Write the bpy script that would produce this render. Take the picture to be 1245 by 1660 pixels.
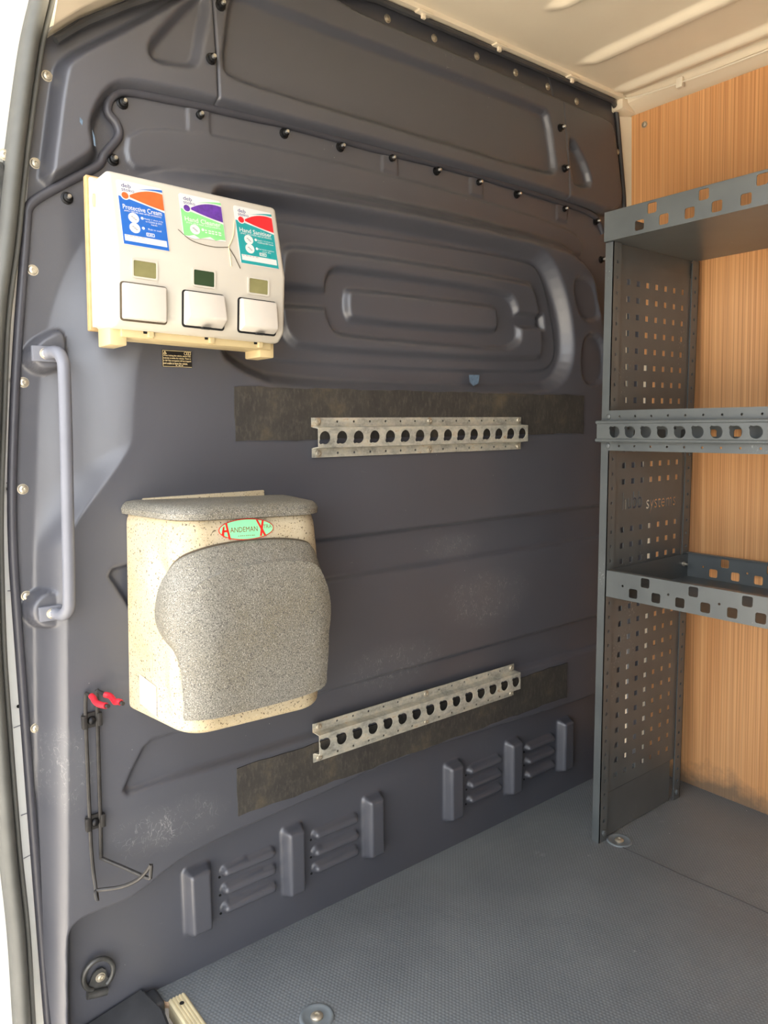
import bpy, bmesh, math, random
import numpy as np
from mathutils import Vector, Matrix

random.seed(4)
for o in list(bpy.data.objects):
    bpy.data.objects.remove(o)
scene = bpy.context.scene
COL = scene.collection

# ------------------------------------------------------------------ camera
# frame: bulkhead plane y = 0 (inside is -y), x runs across the van from the side door, z up, floor z = 0
cam_d = bpy.data.cameras.new('camera')
cam = bpy.data.objects.new('camera', cam_d)
COL.objects.link(cam)
right = Vector((0.78558951, -0.61866233, -0.01029788))
up = Vector((0.07967032, 0.08463435, 0.99322186))
fwd = Vector((0.6135974, 0.78108511, -0.11577688))
M = Matrix((right, up, -fwd)).transposed().to_4x4()
M.translation = (0.0, -1.222, 1.0)
cam.matrix_world = M
cam_d.sensor_fit = 'VERTICAL'
cam_d.sensor_height = 36.0
cam_d.lens = 36.0 * 1209.53 / 1660.0
cam_d.clip_start = 0.02
scene.camera = cam

# ------------------------------------------------------------------ world, sun, exposure
world = bpy.data.worlds.new('sky')
scene.world = world
world.use_nodes = True
nt = world.node_tree
nt.nodes.clear()
wo = nt.nodes.new('ShaderNodeOutputWorld')
bg = nt.nodes.new('ShaderNodeBackground')
sky = nt.nodes.new('ShaderNodeTexSky')
sky.sky_type = 'NISHITA'
sky.sun_disc = False
sky.sun_elevation = math.radians(48)
sky.sun_rotation = math.radians(20)
sky.dust_density = 3.0
sky.air_density = 0.8
hs = nt.nodes.new('ShaderNodeHueSaturation')
hs.inputs['Saturation'].default_value = 0.2
nt.links.new(sky.outputs[0], hs.inputs['Color'])
nt.links.new(hs.outputs[0], bg.inputs[0])
bg.inputs[1].default_value = 0.75
nt.links.new(bg.outputs[0], wo.inputs[0])

sun_d = bpy.data.lights.new('sun', 'SUN')
sun_d.energy = 8.5
sun_d.angle = math.radians(1.0)
sun_d.color = (1.0, 0.95, 0.88)
sun = bpy.data.objects.new('sun', sun_d)
COL.objects.link(sun)
sun.rotation_euler = Vector((-0.10, -0.66, -0.74)).to_track_quat('-Z', 'Y').to_euler()
sun.location = (-1, 3, 4)

vs = scene.view_settings
vs.view_transform = 'Standard'
vs.look = 'None'
vs.gamma = 1.0
vs.use_curve_mapping = False
vs.exposure = 1.2

# ------------------------------------------------------------------ materials
def lin(r, g, b):
    f = lambda c: (c / 255 / 12.92) if c / 255 <= 0.04045 else ((c / 255 + 0.055) / 1.055) ** 2.4
    return (f(r), f(g), f(b), 1.0)

def nodes_of(name):
    m = bpy.data.materials.new(name)
    m.use_nodes = True
    t = m.node_tree
    b = t.nodes['Principled BSDF']
    tc = t.nodes.new('ShaderNodeTexCoord')
    return m, t, b, tc.outputs['Object']

def mapping(t, vec, scale=(1, 1, 1), rot=(0, 0, 0)):
    n = t.nodes.new('ShaderNodeMapping')
    n.inputs['Scale'].default_value = scale
    n.inputs['Rotation'].default_value = rot
    t.links.new(vec, n.inputs['Vector'])
    return n.outputs[0]

def noise(t, vec, scale, detail=3.0, rough=0.55, dist=0.0):
    n = t.nodes.new('ShaderNodeTexNoise')
    n.inputs['Scale'].default_value = scale
    n.inputs['Detail'].default_value = detail
    n.inputs['Roughness'].default_value = rough
    n.inputs['Distortion'].default_value = dist
    t.links.new(vec, n.inputs['Vector'])
    return n.outputs['Fac']

def ramp(t, fac, stops):
    n = t.nodes.new('ShaderNodeValToRGB')
    e = n.color_ramp.elements
    while len(e) < len(stops):
        e.new(0.5)
    for i, (p, c) in enumerate(stops):
        e[i].position = p
        e[i].color = c if len(c) == 4 else (*c, 1)
    t.links.new(fac, n.inputs[0])
    return n.outputs[0]

def mix(t, fac, a, b, mode='MIX'):
    n = t.nodes.new('ShaderNodeMix')
    n.data_type = 'RGBA'
    n.blend_type = mode
    for k, v in ((0, fac), (6, a), (7, b)):
        if isinstance(v, bpy.types.NodeSocket):
            t.links.new(v, n.inputs[k])
        else:
            n.inputs[k].default_value = v
    return n.outputs[2]

def math_n(t, op, a, b=None):
    n = t.nodes.new('ShaderNodeMath')
    n.operation = op
    for k, v in ((0, a), (1, b)):
        if v is None:
            continue
        if isinstance(v, bpy.types.NodeSocket):
            t.links.new(v, n.inputs[k])
        else:
            n.inputs[k].default_value = v
    return n.outputs[0]

def bump(t, b, h, strength=0.2, dist=0.001):
    n = t.nodes.new('ShaderNodeBump')
    n.inputs['Strength'].default_value = strength
    n.inputs['Distance'].default_value = dist
    t.links.new(h, n.inputs['Height'])
    t.links.new(n.outputs[0], b.inputs['Normal'])

BW = lambda v: (v, v, v, 1)

def simple(name, col, rough=0.5, metal=0.0, var=0.12, scale=30.0, bmp=0.0, spec=0.5):
    m, t, b, oc = nodes_of(name)
    c2 = tuple(min(1, c * (1 + var)) for c in col[:3]) + (1,)
    c1 = tuple(c * (1 - var) for c in col[:3]) + (1,)
    n = noise(t, oc, scale)
    t.links.new(ramp(t, n, [(0.3, c1), (0.7, c2)]), b.inputs['Base Color'])
    b.inputs['Roughness'].default_value = rough
    b.inputs['Metallic'].default_value = metal
    b.inputs['Specular IOR Level'].default_value = spec
    if bmp:
        bump(t, b, noise(t, oc, scale * 12), bmp, 0.001)
    return m

def panel_plastic(name, col, rough, marks=()):
    m, t, b, oc = nodes_of(name)
    big = noise(t, oc, 2.5, 2)
    base = ramp(t, big, [(0.3, tuple(c * 0.92 for c in col[:3])), (0.7, tuple(c * 1.08 for c in col[:3]))])
    # hair scratches: thin ridges of stretched noise, only inside patchy areas
    s1 = noise(t, mapping(t, oc, (1.0, 1.0, 0.25), (0, 0.5, 0)), 90, 1.5, 0.4, 0.6)
    s1 = math_n(t, 'ABSOLUTE', math_n(t, 'SUBTRACT', s1, 0.5))
    s1 = math_n(t, 'LESS_THAN', s1, 0.004)
    s2 = noise(t, mapping(t, oc, (0.3, 1.0, 1.0), (0, -0.35, 0)), 80, 1.5, 0.4, 0.8)
    s2 = math_n(t, 'LESS_THAN', math_n(t, 'ABSOLUTE', math_n(t, 'SUBTRACT', s2, 0.52)), 0.003)
    patch = ramp(t, noise(t, oc, 5, 3, 0.6), [(0.60, BW(0)), (0.75, BW(1))])
    fine = ramp(t, noise(t, oc, 60, 2), [(0.56, BW(0)), (0.62, BW(1))])
    sc = math_n(t, 'MULTIPLY', math_n(t, 'MAXIMUM', s1, s2), math_n(t, 'MULTIPLY', patch, fine))
    c = mix(t, math_n(t, 'MULTIPLY', sc, 0.35), base, lin(170, 170, 170))
    # scuffed patches where cargo has rubbed
    for (x, z, rx, rz, k) in marks:
        mp = t.nodes.new('ShaderNodeMapping')
        mp.vector_type = 'TEXTURE'
        mp.inputs['Location'].default_value = (x, -0.035, z)
        mp.inputs['Scale'].default_value = (rx, 0.3, rz)
        t.links.new(oc, mp.inputs['Vector'])
        ln = t.nodes.new('ShaderNodeVectorMath')
        ln.operation = 'LENGTH'
        t.links.new(mp.outputs[0], ln.inputs[0])
        msk = ramp(t, ln.outputs['Value'], [(0.55, BW(1)), (1.0, BW(0))])
        w1 = math_n(t, 'LESS_THAN', math_n(t, 'ABSOLUTE', math_n(t, 'SUBTRACT', noise(t, oc, 34 + 9 * k, 1.5, 0.5, 1.6), 0.5)), 0.007)
        w2 = math_n(t, 'LESS_THAN', math_n(t, 'ABSOLUTE', math_n(t, 'SUBTRACT', noise(t, mapping(t, oc, (1.4, 1, 0.5), (0, 0.8, 0)), 60, 1.5, 0.5, 0.9), 0.5)), 0.008)
        brk = ramp(t, noise(t, oc, 70, 2), [(0.46, BW(0)), (0.56, BW(1))])
        f = math_n(t, 'MULTIPLY', math_n(t, 'MULTIPLY', math_n(t, 'MAXIMUM', w1, w2), brk), math_n(t, 'MULTIPLY', msk, 0.20))
        c = mix(t, f, c, lin(185, 184, 180))
        c = mix(t, math_n(t, 'MULTIPLY', msk, 0.03), c, lin(185, 184, 180))
    # specks of dust
    v = t.nodes.new('ShaderNodeTexVoronoi')
    v.inputs['Scale'].default_value = 42
    t.links.new(oc, v.inputs['Vector'])
    dot = math_n(t, 'LESS_THAN', v.outputs['Distance'], 0.035)
    rare = math_n(t, 'GREATER_THAN', noise(t, oc, 17, 1), 0.62)
    c = mix(t, math_n(t, 'MULTIPLY', math_n(t, 'MULTIPLY', dot, rare), 0.4), c, lin(190, 190, 185))
    t.links.new(c, b.inputs['Base Color'])
    t.links.new(ramp(t, noise(t, oc, 8, 3), [(0.3, BW(rough - 0.05)), (0.7, BW(rough + 0.07))]), b.inputs['Roughness'])
    b.inputs['Specular IOR Level'].default_value = 0.75
    bump(t, b, noise(t, oc, 900, 2), 0.15, 0.0006)
    return m

SCUFFS = [(x, z, rx, rz, k) for (x, z), rx, rz, k in zip([(1.1359, 0.7278), (1.2347, 0.5981), (0.9571, 0.4947), (0.4836, 0.3178), (0.4073, 0.3227), (0.2963, 0.4658)], (0.10, 0.16, 0.16, 0.09, 0.06, 0.05), (0.035, 0.075, 0.06, 0.05, 0.05, 0.08), (1, 0, 2, 1, 0, 2))]
M_panel = panel_plastic('moulded_grey_plastic', lin(74, 75, 81), 0.37, SCUFFS)
M_lining = simple('dark_lining', lin(78, 78, 82), 0.5, var=0.08)
M_bead = simple('panel_edge_plastic', lin(64, 64, 70), 0.42, var=0.06)

def floor_mat():
    m, t, b, oc = nodes_of('hex_grip_floor')
    sx = t.nodes.new('ShaderNodeSeparateXYZ')
    t.links.new(oc, sx.inputs[0])
    k = 2 * math.pi / 0.0062
    hs_ = []
    for a in (0.3, 0.3 + math.pi / 3, 0.3 + 2 * math.pi / 3):
        p = math_n(t, 'ADD', math_n(t, 'MULTIPLY', sx.outputs[0], k * math.cos(a)), math_n(t, 'MULTIPLY', sx.outputs[1], k * math.sin(a)))
        hs_.append(math_n(t, 'COSINE', p))
    h = math_n(t, 'ADD', math_n(t, 'ADD', hs_[0], hs_[1]), hs_[2])
    col = ramp(t, noise(t, oc, 3, 4, 0.6), [(0.3, lin(108, 113, 116)), (0.7, lin(124, 129, 131))])
    hn = math_n(t, 'MULTIPLY_ADD', h, 0.22)
    hn.node.inputs[2].default_value = 0.33
    col = mix(t, hn, mix(t, 0.16, col, (0, 0, 0, 1)), col)
    wear = ramp(t, noise(t, mapping(t, oc, (1, 1, 1)), 22, 5, 0.7), [(0.60, BW(0)), (0.70, BW(0.35))])
    wm = ramp(t, noise(t, oc, 4, 2), [(0.5, BW(0)), (0.65, BW(1))])
    col = mix(t, math_n(t, 'MULTIPLY', wear, wm), col, lin(160, 164, 164))
    v = t.nodes.new('ShaderNodeTexVoronoi')
    v.inputs['Scale'].default_value = 30
    t.links.new(oc, v.inputs['Vector'])
    dot = math_n(t, 'LESS_THAN', v.outputs['Distance'], 0.05)
    rare = math_n(t, 'GREATER_THAN', noise(t, oc, 11, 1), 0.60)
    col = mix(t, math_n(t, 'MULTIPLY', math_n(t, 'MULTIPLY', dot, rare), 0.6), col, lin(200, 200, 195))
    t.links.new(col, b.inputs['Base Color'])
    t.links.new(ramp(t, noise(t, oc, 6, 4, 0.6), [(0.3, BW(0.36)), (0.7, BW(0.52))]), b.inputs['Roughness'])
    bump(t, b, h, 0.25, 0.0007)
    return m
M_floor = floor_mat()

def wood_mat():
    m, t, b, oc = nodes_of('varnished_plywood')
    g1 = noise(t, mapping(t, oc, (0, 1, 0.0040)), 170, 3, 0.6, 0.0)
    g2 = noise(t, mapping(t, oc, (0, 1, 0.0030)), 420, 2, 0.5)
    g3 = noise(t, mapping(t, oc, (0, 1, 0.10)), 9, 3, 0.5)
    c = ramp(t, g1, [(0.25, lin(190, 128, 76)), (0.5, lin(218, 160, 104)), (0.75, lin(236, 188, 134))])
    d = ramp(t, g2, [(0.40, lin(138, 82, 46)), (0.53, lin(255, 255, 255))])
    c = mix(t, 0.5, c, d, 'MULTIPLY')
    c = mix(t, 0.35, c, ramp(t, g3, [(0.3, lin(200, 140, 88)), (0.7, lin(234, 182, 128))]))
    # dirt along the floor
    sx = t.nodes.new('ShaderNodeSeparateXYZ')
    t.links.new(oc, sx.inputs[0])
    low = math_n(t, 'ADD', sx.outputs[2], math_n(t, 'MULTIPLY', noise(t, oc, 9, 5, 0.65), -0.22))
    dm = ramp(t, math_n(t, 'ADD', low, 1.0), [(0.90, BW(0.8)), (0.965, BW(0.0))])
    c = mix(t, dm, c, lin(96, 88, 76))
    t.links.new(c, b.inputs['Base Color'])
    b.inputs['Roughness'].default_value = 0.34
    b.inputs['Specular IOR Level'].default_value = 0.5
    bump(t, b, g2, 0.12, 0.0006)
    return m
M_wood = wood_mat()
M_ceil = simple('cream_painted_steel', lin(226, 212, 186), 0.38, var=0.05, scale=4, bmp=0.03)
M_white = simple('white_body_paint', lin(228, 228, 220), 0.3, var=0.03, scale=5)
M_seal = simple('door_seal_rubber', lin(78, 78, 74), 0.6, var=0.15, scale=14, bmp=0.2)
M_black = simple('black_plastic', lin(56, 57, 59), 0.45, var=0.2, scale=20, bmp=0.15)
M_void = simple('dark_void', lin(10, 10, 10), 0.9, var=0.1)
M_bolt = simple('blackened_bolt', lin(30, 30, 31), 0.4, 0.6, var=0.2)
M_tip = simple('zinc_stud', lin(205, 205, 200), 0.3, 1.0, var=0.1, scale=200)
M_screw = simple('dull_zinc_screw', lin(196, 188, 170), 0.38, 0.75, var=0.18, scale=160)
M_handle = simple('painted_grab_handle', lin(106, 108, 116), 0.42, var=0.06, scale=20)

def mat_rubber():
    m, t, b, oc = nodes_of('worn_rubber_mat')
    n = noise(t, oc, 9, 5, 0.7)
    f = noise(t, mapping(t, oc, (1, 1, 0.35)), 160, 3, 0.7)
    c = ramp(t, n, [(0.35, lin(44, 42, 40)), (0.55, lin(58, 55, 50)), (0.74, lin(88, 79, 62))])
    c = mix(t, ramp(t, f, [(0.5, BW(0)), (0.75, BW(0.45))]), c, lin(96, 90, 80))
    t.links.new(c, b.inputs['Base Color'])
    b.inputs['Roughness'].default_value = 0.7
    bump(t, b, f, 0.35, 0.001)
    return m
M_mat = mat_rubber()

def mat_galv():
    m, t, b, oc = nodes_of('weathered_galvanised_steel')
    n = noise(t, mapping(t, oc, (1, 1, 2.0)), 26, 5, 0.7)
    f = noise(t, oc, 150, 3, 0.6)
    c = ramp(t, n, [(0.3, lin(132, 132, 124)), (0.5, lin(178, 176, 162)), (0.62, lin(200, 194, 174)), (0.74, lin(166, 132, 94))])
    c = mix(t, ramp(t, f, [(0.45, BW(0)), (0.7, BW(0.5))]), c, lin(206, 204, 194))
    t.links.new(c, b.inputs['Base Color'])
    b.inputs['Metallic'].default_value = 0.35
    t.links.new(ramp(t, n, [(0.3, BW(0.34)), (0.7, BW(0.6))]), b.inputs['Roughness'])
    bump(t, b, f, 0.2, 0.0006)
    return m
M_galv = mat_galv()

def mat_steel():
    m, t, b, oc = nodes_of('grey_painted_shelf_steel')
    n = noise(t, oc, 7, 3)
    c = ramp(t, n, [(0.3, lin(78, 82, 82)), (0.7, lin(92, 96, 95))])
    chip = ramp(t, noise(t, oc, 190, 4, 0.8), [(0.60, BW(0)), (0.66, BW(1))])
    area = ramp(t, noise(t, mapping(t, oc, (1, 1, 1)), 5.5, 3, 0.6), [(0.58, BW(0)), (0.68, BW(1))])
    k = math_n(t, 'MULTIPLY', chip, area)
    t.links.new(mix(t, k, c, lin(200, 200, 196)), b.inputs['Base Color'])
    t.links.new(math_n(t, 'MULTIPLY', k, 0.7), b.inputs['Metallic'])
    b.inputs['Roughness'].default_value = 0.33
    b.inputs['Specular IOR Level'].default_value = 0.65
    return m
M_steel = mat_steel()

def granite(name, base, dark, light, thr_d, thr_l, rough=0.55, sc_=300):
    m, t, b, oc = nodes_of(name)
    a = noise(t, oc, sc_, 1.5, 0.6)
    e = noise(t, mapping(t, oc, (1.3, 1.1, 0.9), (0.4, 0.2, 0.9)), 600, 2, 0.7)
    big = noise(t, oc, 9, 4, 0.6)
    c = ramp(t, big, [(0.35, base), (0.72, tuple(x * y for x, y in zip(base, (0.84, 0.76, 0.60, 1))))])
    c = mix(t, ramp(t, a, [(thr_d, BW(0)), (thr_d + 0.05, BW(1))]), c, dark)
    c = mix(t, ramp(t, e, [(thr_l, BW(0)), (thr_l + 0.05, BW(1))]), c, light)
    t.links.new(c, b.inputs['Base Color'])
    b.inputs['Roughness'].default_value = rough
    bump(t, b, a, 0.1, 0.0006)
    return m
M_beige = granite('beige_speckled_plastic', lin(188, 176, 150), lin(84, 72, 54), lin(204, 196, 176), 0.615, 0.62, 0.55, 330)
M_gran = granite('grey_speckled_plastic', lin(120, 118, 110), lin(80, 78, 72), lin(170, 166, 154), 0.53, 0.58, 0.6, 520)
M_disp = simple('aged_white_plastic', lin(190, 184, 171), 0.38, var=0.04, scale=6)
M_button = simple('white_button_plastic', lin(198, 191, 180), 0.33, var=0.04, scale=12)
M_cream = simple('yellowed_plastic', lin(196, 177, 134), 0.45, var=0.06, scale=18)
M_ply = simple('raw_ply_board', lin(186, 156, 108), 0.7, var=0.14, scale=60)
M_win = simple('olive_clear_plastic', lin(128, 124, 84), 0.2, var=0.12, scale=40)
M_dkgreen = simple('dark_green_bottle', lin(48, 66, 44), 0.3, var=0.1)
M_glue = simple('yellow_glue', lin(224, 206, 160), 0.35, var=0.05)
M_crack = simple('crack_shadow', lin(84, 74, 58), 0.9, var=0.1)
M_lwhite = simple('label_white', lin(206, 206, 202), 0.4, var=0.02)
M_blue = simple('label_blue', lin(20, 92, 176), 0.4, var=0.05)
M_orange = simple('label_orange', lin(226, 92, 40), 0.4, var=0.1, scale=90)
M_green = simple('label_green', lin(124, 198, 124), 0.4, var=0.07, scale=90)
M_purple = simple('label_purple', lin(88, 44, 140), 0.4, var=0.25, scale=120)
M_teal = simple('label_teal', lin(12, 140, 142), 0.4, var=0.05)
M_red = simple('label_red', lin(208, 30, 40), 0.4, var=0.1, scale=90)
M_navy = simple('label_navy', lin(40, 44, 110), 0.4, var=0.05)
M_greyprint = simple('label_grey_print', lin(150, 150, 152), 0.5, var=0.2, scale=300)
M_mint = simple('badge_mint', lin(140, 226, 168), 0.35, var=0.05)
M_badge = simple('badge_red', lin(206, 40, 34), 0.4, var=0.05)
M_badge2 = simple('badge_dark_red', lin(130, 60, 40), 0.4, var=0.05)
M_sticker = simple('sticker_black', lin(22, 21, 22), 0.4, var=0.1)
M_yellowp = simple('sticker_print', lin(226, 208, 160), 0.5, var=0.05)
M_redgrip = simple('red_vinyl_sleeve', lin(186, 32, 46), 0.4, var=0.1, scale=40)
M_wire = simple('black_coated_wire', lin(44, 42, 40), 0.45, 0.2, var=0.35, scale=60)
M_ring = simple('dull_iron', lin(84, 84, 82), 0.5, 0.6, var=0.3, scale=60)
M_sill = simple('ribbed_sill_alloy', lin(226, 212, 172), 0.4, 0.2, var=0.08, scale=40)
M_plyedge = simple('ply_floor_edge', lin(190, 160, 130), 0.8, var=0.15, scale=80)
M_ground = simple('concrete_yard', lin(196, 187, 172), 0.9, var=0.1, scale=3)
M_dish = simple('floor_dish_paint', lin(112, 119, 122), 0.35, var=0.08)
M_cable = simple('white_cable', lin(232, 222, 200), 0.4, var=0.03)
M_scrape = simple('blue_paint_rub', lin(92, 112, 132), 0.6, var=0.25, scale=120)

# ------------------------------------------------------------------ mesh helpers
WLOC = {}

def reg(o, loc, parent):
    loc = Vector(loc)
    COL.objects.link(o)
    WLOC[o] = loc
    if parent is not None:
        o.parent = parent
        o.location = loc - WLOC[parent]
    else:
        o.location = loc
    return o

def tag(o, label=None, cat=None, group=None, kind=None):
    if label: o['label'] = label
    if cat: o['category'] = cat
    if group: o['group'] = group
    if kind: o['kind'] = kind
    return o

def empty(name, loc, label=None, cat=None, group=None, kind=None, parent=None):
    o = bpy.data.objects.new(name, None)
    o.empty_display_size = 0.05
    reg(o, loc, parent)
    return tag(o, label, cat, group, kind)

def put(name, mesh, loc, parent=None, rot=None):
    o = bpy.data.objects.new(name, mesh)
    reg(o, loc, parent)
    if rot is not None:
        o.rotation_euler = rot
    return o

def mesh_np(name, V, F, mats, smooth=True):
    me = bpy.data.meshes.new(name)
    V = np.asarray(V, dtype=np.float32)
    F = np.asarray(F, dtype=np.int32)
    n = F.shape[1]
    me.vertices.add(len(V)); me.vertices.foreach_set('co', V.ravel())
    me.loops.add(F.size); me.loops.foreach_set('vertex_index', F.ravel())
    me.polygons.add(len(F))
    me.polygons.foreach_set('loop_start', np.arange(0, F.size, n, dtype=np.int32))
    me.update(calc_edges=True)
    if smooth:
        me.polygons.foreach_set('use_smooth', np.ones(len(F), dtype=bool))
    me.materials.append(mats)
    me.validate()
    return me

class MB:
    """collects shapes (world coordinates) into one mesh"""
    def __init__(self):
        self.bm = bmesh.new()
    def raw(self, V, F):
        vs_ = [self.bm.verts.new(v) for v in V]
        for f in F:
            try:
                self.bm.faces.new([vs_[i] for i in f])
            except ValueError:
                pass
        return self
    def box(self, a, b, bev=0.0, seg=2, mat=None):
        tmp = bmesh.new()
        bmesh.ops.create_cube(tmp, size=1.0)
        a, b = Vector(a), Vector(b)
        c, d = (a + b) / 2, b - a
        for v in tmp.verts:
            v.co = Vector((v.co.x * d.x, v.co.y * d.y, v.co.z * d.z)) + c
        if bev > 0:
            bmesh.ops.bevel(tmp, geom=list(tmp.edges), offset=bev, segments=seg, profile=0.6, affect='EDGES')
        if mat is not None:
            bmesh.ops.transform(tmp, matrix=mat, verts=list(tmp.verts))
        self.merge(tmp)
        return self
    def merge(self, tmp):
        tmp.verts.ensure_lookup_table()
        m = {v: self.bm.verts.new(v.co) for v in tmp.verts}
        for f in tmp.faces:
            try:
                self.bm.faces.new([m[v] for v in f.verts])
            except ValueError:
                pass
        tmp.free()
    def tube(self, pts, r, n=10, caps=True, closed=False, flat=1.0):
        pts = [Vector(p) for p in pts]
        N = len(pts)
        rr = r if isinstance(r, (list, tuple)) else [r] * N
        rings = []
        nrm = None
        for i, p in enumerate(pts):
            if closed:
                t = (pts[(i + 1) % N] - pts[i - 1]).normalized()
            else:
                t = (pts[min(i + 1, N - 1)] - pts[max(i - 1, 0)]).normalized()
            if nrm is None:
                a = Vector((0, 0, 1)) if abs(t.z) < 0.9 else Vector((1, 0, 0))
                nrm = (a - t * a.dot(t)).normalized()
            else:
                nrm = (nrm - t * nrm.dot(t)).normalized()
            bn = t.cross(nrm)
            rings.append([self.bm.verts.new(p + (nrm * math.cos(k * 2 * math.pi / n) + bn * math.sin(k * 2 * math.pi / n) * flat) * rr[i]) for k in range(n)])
        for i in range(N if closed else N - 1):
            A, B = rings[i], rings[(i + 1) % N]
            for k in range(n):
                self.bm.faces.new((A[k], A[(k + 1) % n], B[(k + 1) % n], B[k]))
        if caps and not closed:
            self.bm.faces.new(rings[0][::-1])
            self.bm.faces.new(rings[-1])
        return self
    def lathe(self, prof, n=20, mat=None):
        """prof: list of (radius, height) along local +z"""
        tmp = bmesh.new()
        rings = []
        for (r, h) in prof:
            if r < 1e-6:
                rings.append([tmp.verts.new((0, 0, h))])
            else:
                rings.append([tmp.verts.new((r * math.cos(k * 2 * math.pi / n), r * math.sin(k * 2 * math.pi / n), h)) for k in range(n)])
        for A, B in zip(rings[:-1], rings[1:]):
            for k in range(n):
                k2 = (k + 1) % n
                if len(A) == 1 and len(B) == 1: continue
                if len(A) == 1: tmp.faces.new((A[0], B[k], B[k2]))
                elif len(B) == 1: tmp.faces.new((A[k], A[k2], B[0]))
                else: tmp.faces.new((A[k], A[k2], B[k2], B[k]))
        if mat is not None:
            bmesh.ops.transform(tmp, matrix=mat, verts=list(tmp.verts))
        self.merge(tmp)
        return self
    def sweep(self, pts, prof, side):
        """prof points (a, b): a along the in-plane normal of the path, b along 'side'; open profile"""
        pts = [Vector(p) for p in pts]
        side = Vector(side)
        rows = []
        for i, p in enumerate(pts):
            t = (pts[min(i + 1, len(pts) - 1)] - pts[max(i - 1, 0)]).normalized()
            nn = t.cross(side).normalized()
            rows.append([self.bm.verts.new(p + nn * a + side * b) for a, b in prof])
        for A, B in zip(rows[:-1], rows[1:]):
            for k in range(len(prof) - 1):
                self.bm.faces.new((A[k], A[k + 1], B[k + 1], B[k]))
        return self
    def build(self, name, mat, parent=None, smooth=True, angle=40, origin=None):
        bmesh.ops.recalc_face_normals(self.bm, faces=list(self.bm.faces))
        co = [v.co for v in self.bm.verts]
        lo = Vector([min(c[i] for c in co) for i in range(3)])
        hi = Vector([max(c[i] for c in co) for i in range(3)])
        c = Vector(origin) if origin is not None else (lo + hi) / 2
        for v in self.bm.verts:
            v.co -= c
        me = bpy.data.meshes.new(name)
        self.bm.to_mesh(me)
        self.bm.free()
        me.materials.append(mat)
        if smooth:
            me.shade_smooth()
            me.set_sharp_from_angle(angle=math.radians(angle))
        return put(name, me, c, parent)

def frame(origin, X, Y):
    X, Y = Vector(X).normalized(), Vector(Y).normalized()
    Z = X.cross(Y)
    m = Matrix((X, Y, Z)).transposed().to_4x4()
    m.translation = origin
    return m

def on_bulk(x, y, z):      # local u -> +x, v -> +z, w -> -y
    return frame((x, y, z), (1, 0, 0), (0, 0, 1))

def on_side(x, y, z):      # faces -x: local u -> -y, v -> +z, w -> -x
    return frame((x, y, z), (0, -1, 0), (0, 0, 1))

def curve_mesh(loops, half):
    cu = bpy.data.curves.new('plate', 'CURVE')
    cu.dimensions = '2D'
    cu.fill_mode = 'BOTH'
    cu.extrude = half
    for L in loops:
        sp = cu.splines.new('POLY')
        sp.points.add(len(L) - 1)
        for p, q in zip(sp.points, L):
            p.co = (q[0], q[1], 0, 1)
        sp.use_cyclic_u = True
    ob = bpy.data.objects.new('plate', cu)
    me = bpy.data.meshes.new_from_object(ob)
    bpy.data.objects.remove(ob)
    bpy.data.curves.remove(cu)
    return me

def add_plate(mb, loops, thick, mat4):
    """flat sheet: first loop is the outline, the others are cut-outs; its back lies on local w = 0"""
    me = curve_mesh(loops, thick / 2)
    tmp = bmesh.new()
    tmp.from_mesh(me)
    bpy.data.meshes.remove(me)
    bmesh.ops.transform(tmp, matrix=mat4 @ Matrix.Translation((0, 0, thick / 2)), verts=list(tmp.verts))
    mb.merge(tmp)
    return mb

def text_loops(s, size, spacing=1.0):
    cu = bpy.data.curves.new('t', 'FONT')
    cu.body = s
    cu.size = size
    cu.space_character = spacing
    cu.align_x = 'CENTER'
    cu.align_y = 'CENTER'
    return cu

def add_text(mb, s, size, mat4, width=None, bold=0.0, height=None):
    cu = text_loops(s, size)
    cu.offset = bold * size
    cu.resolution_u = 3
    ob = bpy.data.objects.new('t', cu)
    me = bpy.data.meshes.new_from_object(ob)
    bpy.data.objects.remove(ob)
    bpy.data.curves.remove(cu)
    tmp = bmesh.new()
    tmp.from_mesh(me)
    bpy.data.meshes.remove(me)
    if tmp.verts:
        xs = [v.co.x for v in tmp.verts]; ys = [v.co.y for v in tmp.verts]
        cx, cy = (min(xs) + max(xs)) / 2, (min(ys) + max(ys)) / 2
        sx_ = width / (max(xs) - min(xs)) if width else 1.0
        sy_ = height / (max(ys) - min(ys)) if height else (1.0 if width is None else min(1.2, max(0.8, sx_)))
        for v in tmp.verts:
            v.co = Vector(((v.co.x - cx) * sx_, (v.co.y - cy) * sy_, 0))
        bmesh.ops.transform(tmp, matrix=mat4, verts=list(tmp.verts))
    mb.merge(tmp)
    return mb

def add_bars(mb, mat4, w, h, n=6):
    """a line of print too small to read: a row of short dashes"""
    x = -w / 2
    for k in range(n):
        l = w / n * (0.55 + 0.3 * ((k * 37 % 10) / 10))
        add_plate(mb, [rect(x, -h / 2, x + l, h / 2)], 0.00006, mat4)
        x += w / n
    return mb

def text_cut(s, cx, cy, w, h):
    tmpb = MB()
    add_text(tmpb, s, 0.02, Matrix.Identity(4), width=w, height=h)
    bm = tmpb.bm
    bmesh.ops.remove_doubles(bm, verts=list(bm.verts), dist=1e-6)
    nxt = {}
    for e in bm.edges:
        if len(e.link_faces) == 1:
            l = e.link_loops[0]
            nxt[l.vert] = l.link_loop_next.vert
    loops = []
    while nxt:
        v0 = next(iter(nxt)); L = []; v_ = v0
        while v_ in nxt:
            L.append((v_.co.x + cx, v_.co.y + cy)); v_ = nxt.pop(v_)
        if len(L) > 2:
            loops.append(L)
    bm.free()
    return loops

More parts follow.
